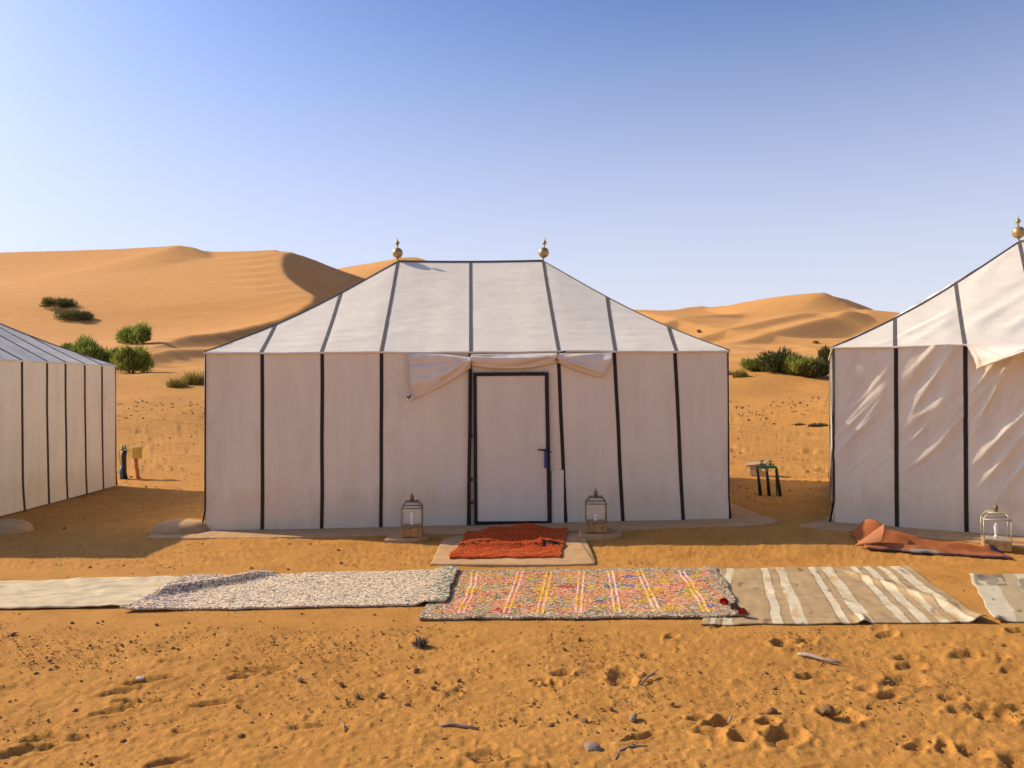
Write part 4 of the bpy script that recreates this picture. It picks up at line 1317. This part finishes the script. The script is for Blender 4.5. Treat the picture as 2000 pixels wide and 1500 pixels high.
# ------------------------------------------------------------------ shrubs and grass
def shrub(px, py, D, wd, ht, label, tint, n=2600, group='green desert shrubs below the dunes', lean=0.0, flat=False, zoff=0.0):
    x = (px - 1000) / F * D; y = D
    z = gz(x, y) + zoff
    root = empty('shrub', (x, y, z))
    tag(root, label, 'shrub', group)
    vs, fs, cs = [], [], []
    sd = random.random() * 50
    ncl = 15
    cl = []
    for k in range(ncl):
        a = random.uniform(0, 6.28); r_ = math.sqrt(random.random()) * .82
        hh = random.uniform(.35, 1.0) * (1 - .45 * r_ * r_)
        cl.append((r_ * math.cos(a) * wd / 2, r_ * math.sin(a) * wd / 2 * .9, hh * ht * .78, random.uniform(.16, .30) * wd, random.uniform(.75, 1.25)))
    for k in range(n):
        cx_, cy_, cz_, cr_, br = random.choice(cl)
        d = Vector((random.gauss(0, 1), random.gauss(0, 1), random.gauss(0, 1))).normalized() * (random.random() ** .45)
        p = Vector((cx_ + d.x * cr_, cy_ + d.y * cr_, max(.03, cz_ + d.z * cr_ * (ht / wd + .35))))
        out = Vector((p.x + lean, p.y, p.z * .5 + ht * .45)).normalized()
        dr = (out * 1.0 + Vector((random.gauss(0, .35), random.gauss(0, .35), random.gauss(.25, .3)))).normalized()
        ln = random.uniform(.12, .30) * ht ** .5
        ww = random.uniform(.012, .026) * wd ** .5
        s_ = dr.cross(Vector((random.gauss(0, 1), random.gauss(0, 1), random.gauss(0, 1)))).normalized() * ww
        q = len(vs)
        vs += [p - s_, p + s_, p + dr * ln + s_ * .3, p + dr * ln - s_ * .3]
        fs.append((q, q + 1, q + 2, q + 3))
        k_ = br * random.uniform(.7, 1.3)
        c = (tint[0] * k_, tint[1] * k_, tint[2] * k_)
        if random.random() < .12: c = (.24, .20, .07)
        cs += [c] * 4
    new_obj('foliage', vs, fs, M['leaf'], root, False, cs)
    b = MB()
    for cx_, cy_, cz_, cr_, br in cl:
        b.tube([(cx_ * .15, cy_ * .15, -.1), (cx_ * .5, cy_ * .5, cz_ * .55), (cx_, cy_, cz_)], [.022 * wd ** .5, .014, .005], 4)
    b.build('stem', M['stem'], root)
    return root
def on_ray(px, py, d0=45., d1=200.):
    """where the line of sight through a picture point meets the terrain"""
    ds = np.arange(d0, d1, .25)
    x = (px - 1000) / F * ds
    h = height(x, ds); s = EYE + (756 - .0035 * (px - 1000) - py) / F * ds
    k = np.argmax(h >= s)
    return float(ds[k]) if h[k] >= s[k] else d1
GL, DK, YL = (.25, .31, .060), (.13, .14, .05), (.33, .36, .065)
def sh(px, base, w, h, lab, tint, n=2400, d0=38., **k):
    n = int(n * 1.7)
    D = on_ray(px, base, d0)
    return shrub(px, base, D, w / F * D, h / F * D, lab, tint, n, **k)
sh(180, 716, 66, 56, 'rounded green shrub close behind the roof of the left tent', GL)
sh(256, 729, 62, 50, 'bright green round shrub casting a long shadow right', YL)
sh(222, 715, 40, 34, 'small green shrub squeezed between two rounder shrubs', GL, 1500)
sh(134, 694, 34, 20, 'low green shrub peeping over the left tent roof', GL, 1200)
sh(262, 672, 66, 40, 'green shrub standing higher on the dune foot', GL)
sh(113, 601, 62, 18, 'dark flat shrub, upper of two on the dune slope', DK, 1800)
sh(145, 627, 66, 20, 'dark flat shrub, lower of two on the dune slope', DK, 1800)
RG = 'green desert shrubs between the middle and right tents'
sh(1478, 724, 54, 22, 'leftmost low green shrub of the right hand thicket', GL, 1500, group=RG)
sh(1522, 727, 74, 36, 'grey green shrub in the middle of the right hand thicket', (.075, .095, .030), 2400, group=RG)
sh(1562, 733, 56, 36, 'bright green shrub at the front of the right hand thicket', YL, 2200, group=RG)
sh(1588, 737, 52, 30, 'dark shrub with bare twigs in the right hand thicket', DK, 2200, group=RG)
sh(1618, 727, 46, 44, 'tall shrub partly hidden behind the right tent corner', (.09, .10, .025), 2200, group=RG)
sh(1592, 671, 14, 5, 'tiny dark bush far out on the orange dune', DK, 300, 60.)
sh(1365, 650, 12, 6, 'tiny pale bush on the dune beside the middle tent roof', (.3, .2, .07), 300, 60.)

def grass(px, py, w, h, label, n=420, cols=((.50, .37, .10), (.42, .33, .08), (.30, .28, .07)), d0=25., group='dry grass tufts on the sand'):
    D = on_ray(px, py, d0); x = (px - 1000) / F * D
    wd, ht = w / F * D, h / F * D
    vs, fs, cs = [], [], []
    for k in range(n):
        a = random.uniform(0, 6.28); r_ = math.sqrt(random.random()) * wd / 2
        bx, by = r_ * math.cos(a), r_ * math.sin(a) * .6
        hh = ht * random.uniform(.4, 1.0) * (1.1 - .5 * (2 * r_ / wd) ** 2)
        lx, ly = random.gauss(0, .25) * hh, random.gauss(0, .25) * hh
        w_ = random.uniform(.008, .016); q = len(vs); aa = random.uniform(0, 3.14)
        sx, sy = math.cos(aa) * w_, math.sin(aa) * w_
        z0 = gz(x + bx, D + by) - gz(x, D) - .02 if k % 6 == 0 else -.03
        vs += [(bx - sx, by - sy, z0), (bx + sx, by + sy, z0), (bx + lx * .5 + sx * .6, by + ly * .5 + sy * .6, hh * .6), (bx + lx, by + ly, hh), (bx + lx * .5 - sx * .6, by + ly * .5 - sy * .6, hh * .6)]
        fs.append((q, q + 1, q + 2, q + 3, q + 4))
        c = random.choice(cols); k_ = random.uniform(.75, 1.2); cs += [tuple(v * k_ for v in c)] * 5
    o = new_obj('grass_tuft', vs, fs, M['leaf'], None, False, cs)
    o.location = (x, D, gz(x, D))
    tag(o, label, 'grass tuft', group)
grass(345, 757, 42, 22, 'yellow dry grass tuft, left of a pair beside the middle tent')
grass(382, 750, 52, 30, 'taller yellow dry grass tuft touching the middle tent corner', 600)
grass(1446, 736, 30, 18, 'pale dry grass tuft right of the middle tent roof corner')
grass(1424, 733, 20, 12, 'low dry grass tuft at the edge of the middle tent', 200)
grass(1598, 833, 40, 9, 'dark low dry scrub near the right tent wall', 260, ((.10, .08, .03), (.16, .12, .05)), 14.)
grass(1562, 832, 22, 6, 'small dark scrub on open sand left of the right tent', 140, ((.10, .08, .03), (.16, .12, .05)), 14.)

# ------------------------------------------------------------------ stones, sticks, gravel
def stone_mesh(seed, sub=2, rough=.35):
    import bmesh
    bm = bmesh.new(); bmesh.ops.create_icosphere(bm, subdivisions=sub, radius=1.0)
    for v in bm.verts:
        k = 1 + rough * mn.noise(v.co * 1.3 + Vector((seed * 7.3, seed, 0))) + .5 * rough * mn.noise(v.co * 3.1 + Vector((seed, 0, seed * 3)))
        v.co = Vector((v.co.x * k, v.co.y * k * .85, v.co.z * k * .68))
    me = bpy.data.meshes.new('stone'); bm.to_mesh(me); bm.free()
    return me
SM = [stone_mesh(i + 1) for i in range(6)]
for m_ in SM: m_.materials.append(M['stone'])
def put_stone(x, y, r_, me, label, group=None, name='stone', sink=.25):
    o = bpy.data.objects.new(name, me); COL.objects.link(o)
    o.location = (x, y, gz(x, y) + r_ * .62 - r_ * sink)
    o.scale = (r_ * random.uniform(.8, 1.3), r_ * random.uniform(.8, 1.2), r_ * random.uniform(.8, 1.2))
    o.rotation_euler = (random.uniform(-.3, .3), random.uniform(-.3, .3), random.uniform(0, 6.28))
    tag(o, label, 'stone', group)
    return o
GS = stone_mesh(21); GS.materials.append(M['greystone'])
PS = stone_mesh(22); PS.materials.append(M['palestone'])
x, y = at(1155, 1466); put_stone(x, y, .034, GS, 'biggest grey stone at the bottom edge, right of centre')
x, y = at(272, 1327); put_stone(x, y, .020, PS, 'small white pebble on the sand at left')
x, y = at(742, 1360); put_stone(x, y, .024, SM[0], 'lone brown stone below the white shaggy rug, casting a shadow')
x, y = at(812, 1312); put_stone(x, y, .020, SM[1], 'round brown stone below the dry tuft, left of centre')
x, y = at(1234, 1404); put_stone(x, y, .026, GS, 'grey stone right of centre in the foreground')
x, y = at(1140, 1412); put_stone(x, y, .022, SM[2], 'sharp brown stone just above the biggest grey stone')
x, y = at(1612, 1392); put_stone(x, y, .040, SM[3], 'dark brown clod on a footprint rim at lower right')
x, y = at(1505, 1392); put_stone(x, y, .026, SM[4], 'dark purple brown stone left of the lower right clod')
spots = [(1073, 1418), (1164, 1434), (1196, 1450), (1230, 1437), (1232, 1459), (794, 1377), (665, 1338), (585, 1330), (695, 1362), (175, 1262), (237, 1261), (97, 1292), (417, 1240),
         (305, 1222), (200, 1215), (140, 1218), (25, 1240), (70, 1318), (145, 1390), (240, 1450), (490, 1415), (470, 1440), (790, 1105), (665, 1101), (562, 1114), (700, 1488), (748, 1486), (1005, 1462),
         (850, 1465), (895, 1330), (845, 1345), (960, 1275), (1130, 1250), (1100, 1270), (1060, 1285), (1030, 1300), (1190, 1385), (1040, 1375), (1310, 1376), (1750, 1418), (1690, 1382), (1760, 1440),
         (1640, 1480), (1935, 1260), (1955, 1262), (1510, 1345), (1560, 1352), (175, 1110), (240, 1106), (490, 1112), (395, 1065), (565, 1066), (605, 1066), (660, 1078), (930, 1495), (1120, 1495)]
lab = 'small brown stone lying loose on the foreground sand'
for (px_, py_) in spots:
    x, y = at(px_, py_)
    put_stone(x, y, random.uniform(.011, .019), random.choice(SM), lab, 'small brown stones on the sand')

def pebbles(name, n, area, size, label, mat):
    """loose gravel nobody could count: one mesh"""
    base_v = [Vector(v) for v in ((0, 0, 1), (.9, 0, .2), (.28, .86, .2), (-.73, .53, .2), (-.73, -.53, .2), (.28, -.86, .2), (0, 0, -.4))]
    base_f = [(0, 1, 2), (0, 2, 3), (0, 3, 4), (0, 4, 5), (0, 5, 1), (6, 2, 1), (6, 3, 2), (6, 4, 3), (6, 5, 4), (6, 1, 5)]
    pts = area(n)
    zz = height(pts[:, 0], pts[:, 1], False)
    V, Fc = [], []
    for k in range(len(pts)):
        r_ = size(pts[k]); a = random.uniform(0, 6.28); c, s_ = math.cos(a), math.sin(a); q = len(V)
        jx, jy, jz = random.uniform(.7, 1.4), random.uniform(.6, 1.1), random.uniform(.5, 1.0)
        for v in base_v:
            j = 1 + random.uniform(-.25, .25)
            vx, vy, vz = v.x * r_ * jx * j, v.y * r_ * jy * j, v.z * r_ * jz * j
            V.append((pts[k, 0] + vx * c - vy * s_, pts[k, 1] + vx * s_ + vy * c, zz[k] + vz + r_ * .15))
        Fc += [tuple(q + i for i in f) for f in base_f]
    o = new_obj(name, V, Fc, mat)
    tag(o, label, 'gravel', None, 'stuff')
def area_near(n):
    out = []
    while len(out) < n:
        y = 1 / random.uniform(1 / 9.0, 1 / 3.4); x = random.uniform(-.72, .72) * y
        if 5.9 < y < 7.75 and random.random() < .75: continue
        dn = vnoise(np.array([x * .9 + 3]), np.array([y * .9]))[0] + .6 * vnoise(np.array([x * 2.6]), np.array([y * 2.6 + 8]))[0]
        if random.random() < (.16 + .75 * max(0, dn + .05)) * (1.0 if x < .8 else .35): out.append((x, y))
    return np.array(out)
pebbles('gravel', 12000, area_near, lambda p: min(.014, random.expovariate(1 / .0029) + .0024), 'fine brown gravel scattered over the foreground sand', M['gravel'])
def area_back(n):
    out = []
    while len(out) < n:
        if random.random() < .5: y = random.uniform(9.8, 32); x = random.uniform(-.64, -.36) * y
        else: y = random.uniform(9.8, 32); x = random.uniform(.24, .43) * y
        band = 1.0 if (24 < y < 29 or y < 17) else .25
        if random.random() < band: out.append((x, y))
    return np.array(out)
pebbles('gravel', 1500, area_back, lambda p: (abs(random.gauss(0, .010)) + .006) * min(2.2, p[1] / 13), 'coarse gravel and clods on the sand between the tents', M['gravel'])

def stick(pts, rad, label, mat='stick', twig=None):
    b = MB(); P = []
    for (px_, py_, h) in pts:
        x, y = at(px_, py_); P.append((x, y, gz(x, y) + h))
    b.tube(P, rad, 7)
    if twig:
        for t_ in twig:
            Q = []
            for (px_, py_, h) in t_:
                x, y = at(px_, py_); Q.append((x, y, gz(x, y) + h))
            b.tube(Q, [.005] + [.003] * (len(Q) - 1), 5)
    o = b.build('stick', M[mat], None, True)
    tag(o, label, 'stick', 'dry sticks lying on the sand')
stick([(858, 1421, .012), (880, 1420, .018), (905, 1423, .014), (932, 1427, .010)], [.007, .009, .009, .006], 'straight grey stick lying below the middle of the picture')
stick([(1556, 1281, .012), (1575, 1285, .022), (1600, 1292, .020), (1622, 1297, .018), (1640, 1298, .012)], [.010, .014, .009, .012, .006], 'bleached knobbly stick on the sand below the striped rug', 'whitestick')
stick([(1250, 1338, .008), (1262, 1327, .016), (1278, 1320, .014)], [.006, .007, .004], 'short forked twig beside the big round footprint', 'stick', [[(1262, 1327, .016), (1285, 1316, .03)]])
stick([(1198, 1486, .006), (1208, 1470, .012), (1228, 1462, .012), (1262, 1460, .008)], [.005, .006, .006, .004], 'thin curved twig near the biggest grey stone')
stick([(1420, 1418, .02), (1424, 1412, .026), (1427, 1406, .022)], [.006, .007, .004], 'pale yellow twig in a footprint at lower right', 'whitestick')
stick([(666, 1414, .006), (670, 1424, .020), (672, 1432, .008)], [.004, .005, .003], 'tiny upright twig left of the straight grey stick')

# a dry grey tuft
x, y = at(820, 1262)
vs, fs, cs = [], [], []
for k in range(220):
    d = Vector((random.gauss(0, .6), random.gauss(0, .6), abs(random.gauss(.7, .4)))).normalized()
    ln = random.uniform(.03, .06); s_ = d.cross(Vector((random.gauss(0, 1), random.gauss(0, 1), .3))).normalized() * .004; q = len(vs)
    p = Vector((random.gauss(0, .014), random.gauss(0, .014), random.uniform(0, .012)))
    vs += [p - s_, p + s_, p + d * ln + s_ * .6, p + d * ln - s_ * .6]; fs.append((q, q + 1, q + 2, q + 3))
    c = random.choice([(.16, .14, .09), (.10, .09, .06), (.22, .18, .11)]); cs += [c] * 4
o = new_obj('dry_plant', vs, fs, M['leaf'], None, False, cs); o.location = (x, y, gz(x, y))
tag(o, 'dark dried plant tuft casting a shadow below the multicoloured rug', 'plant')
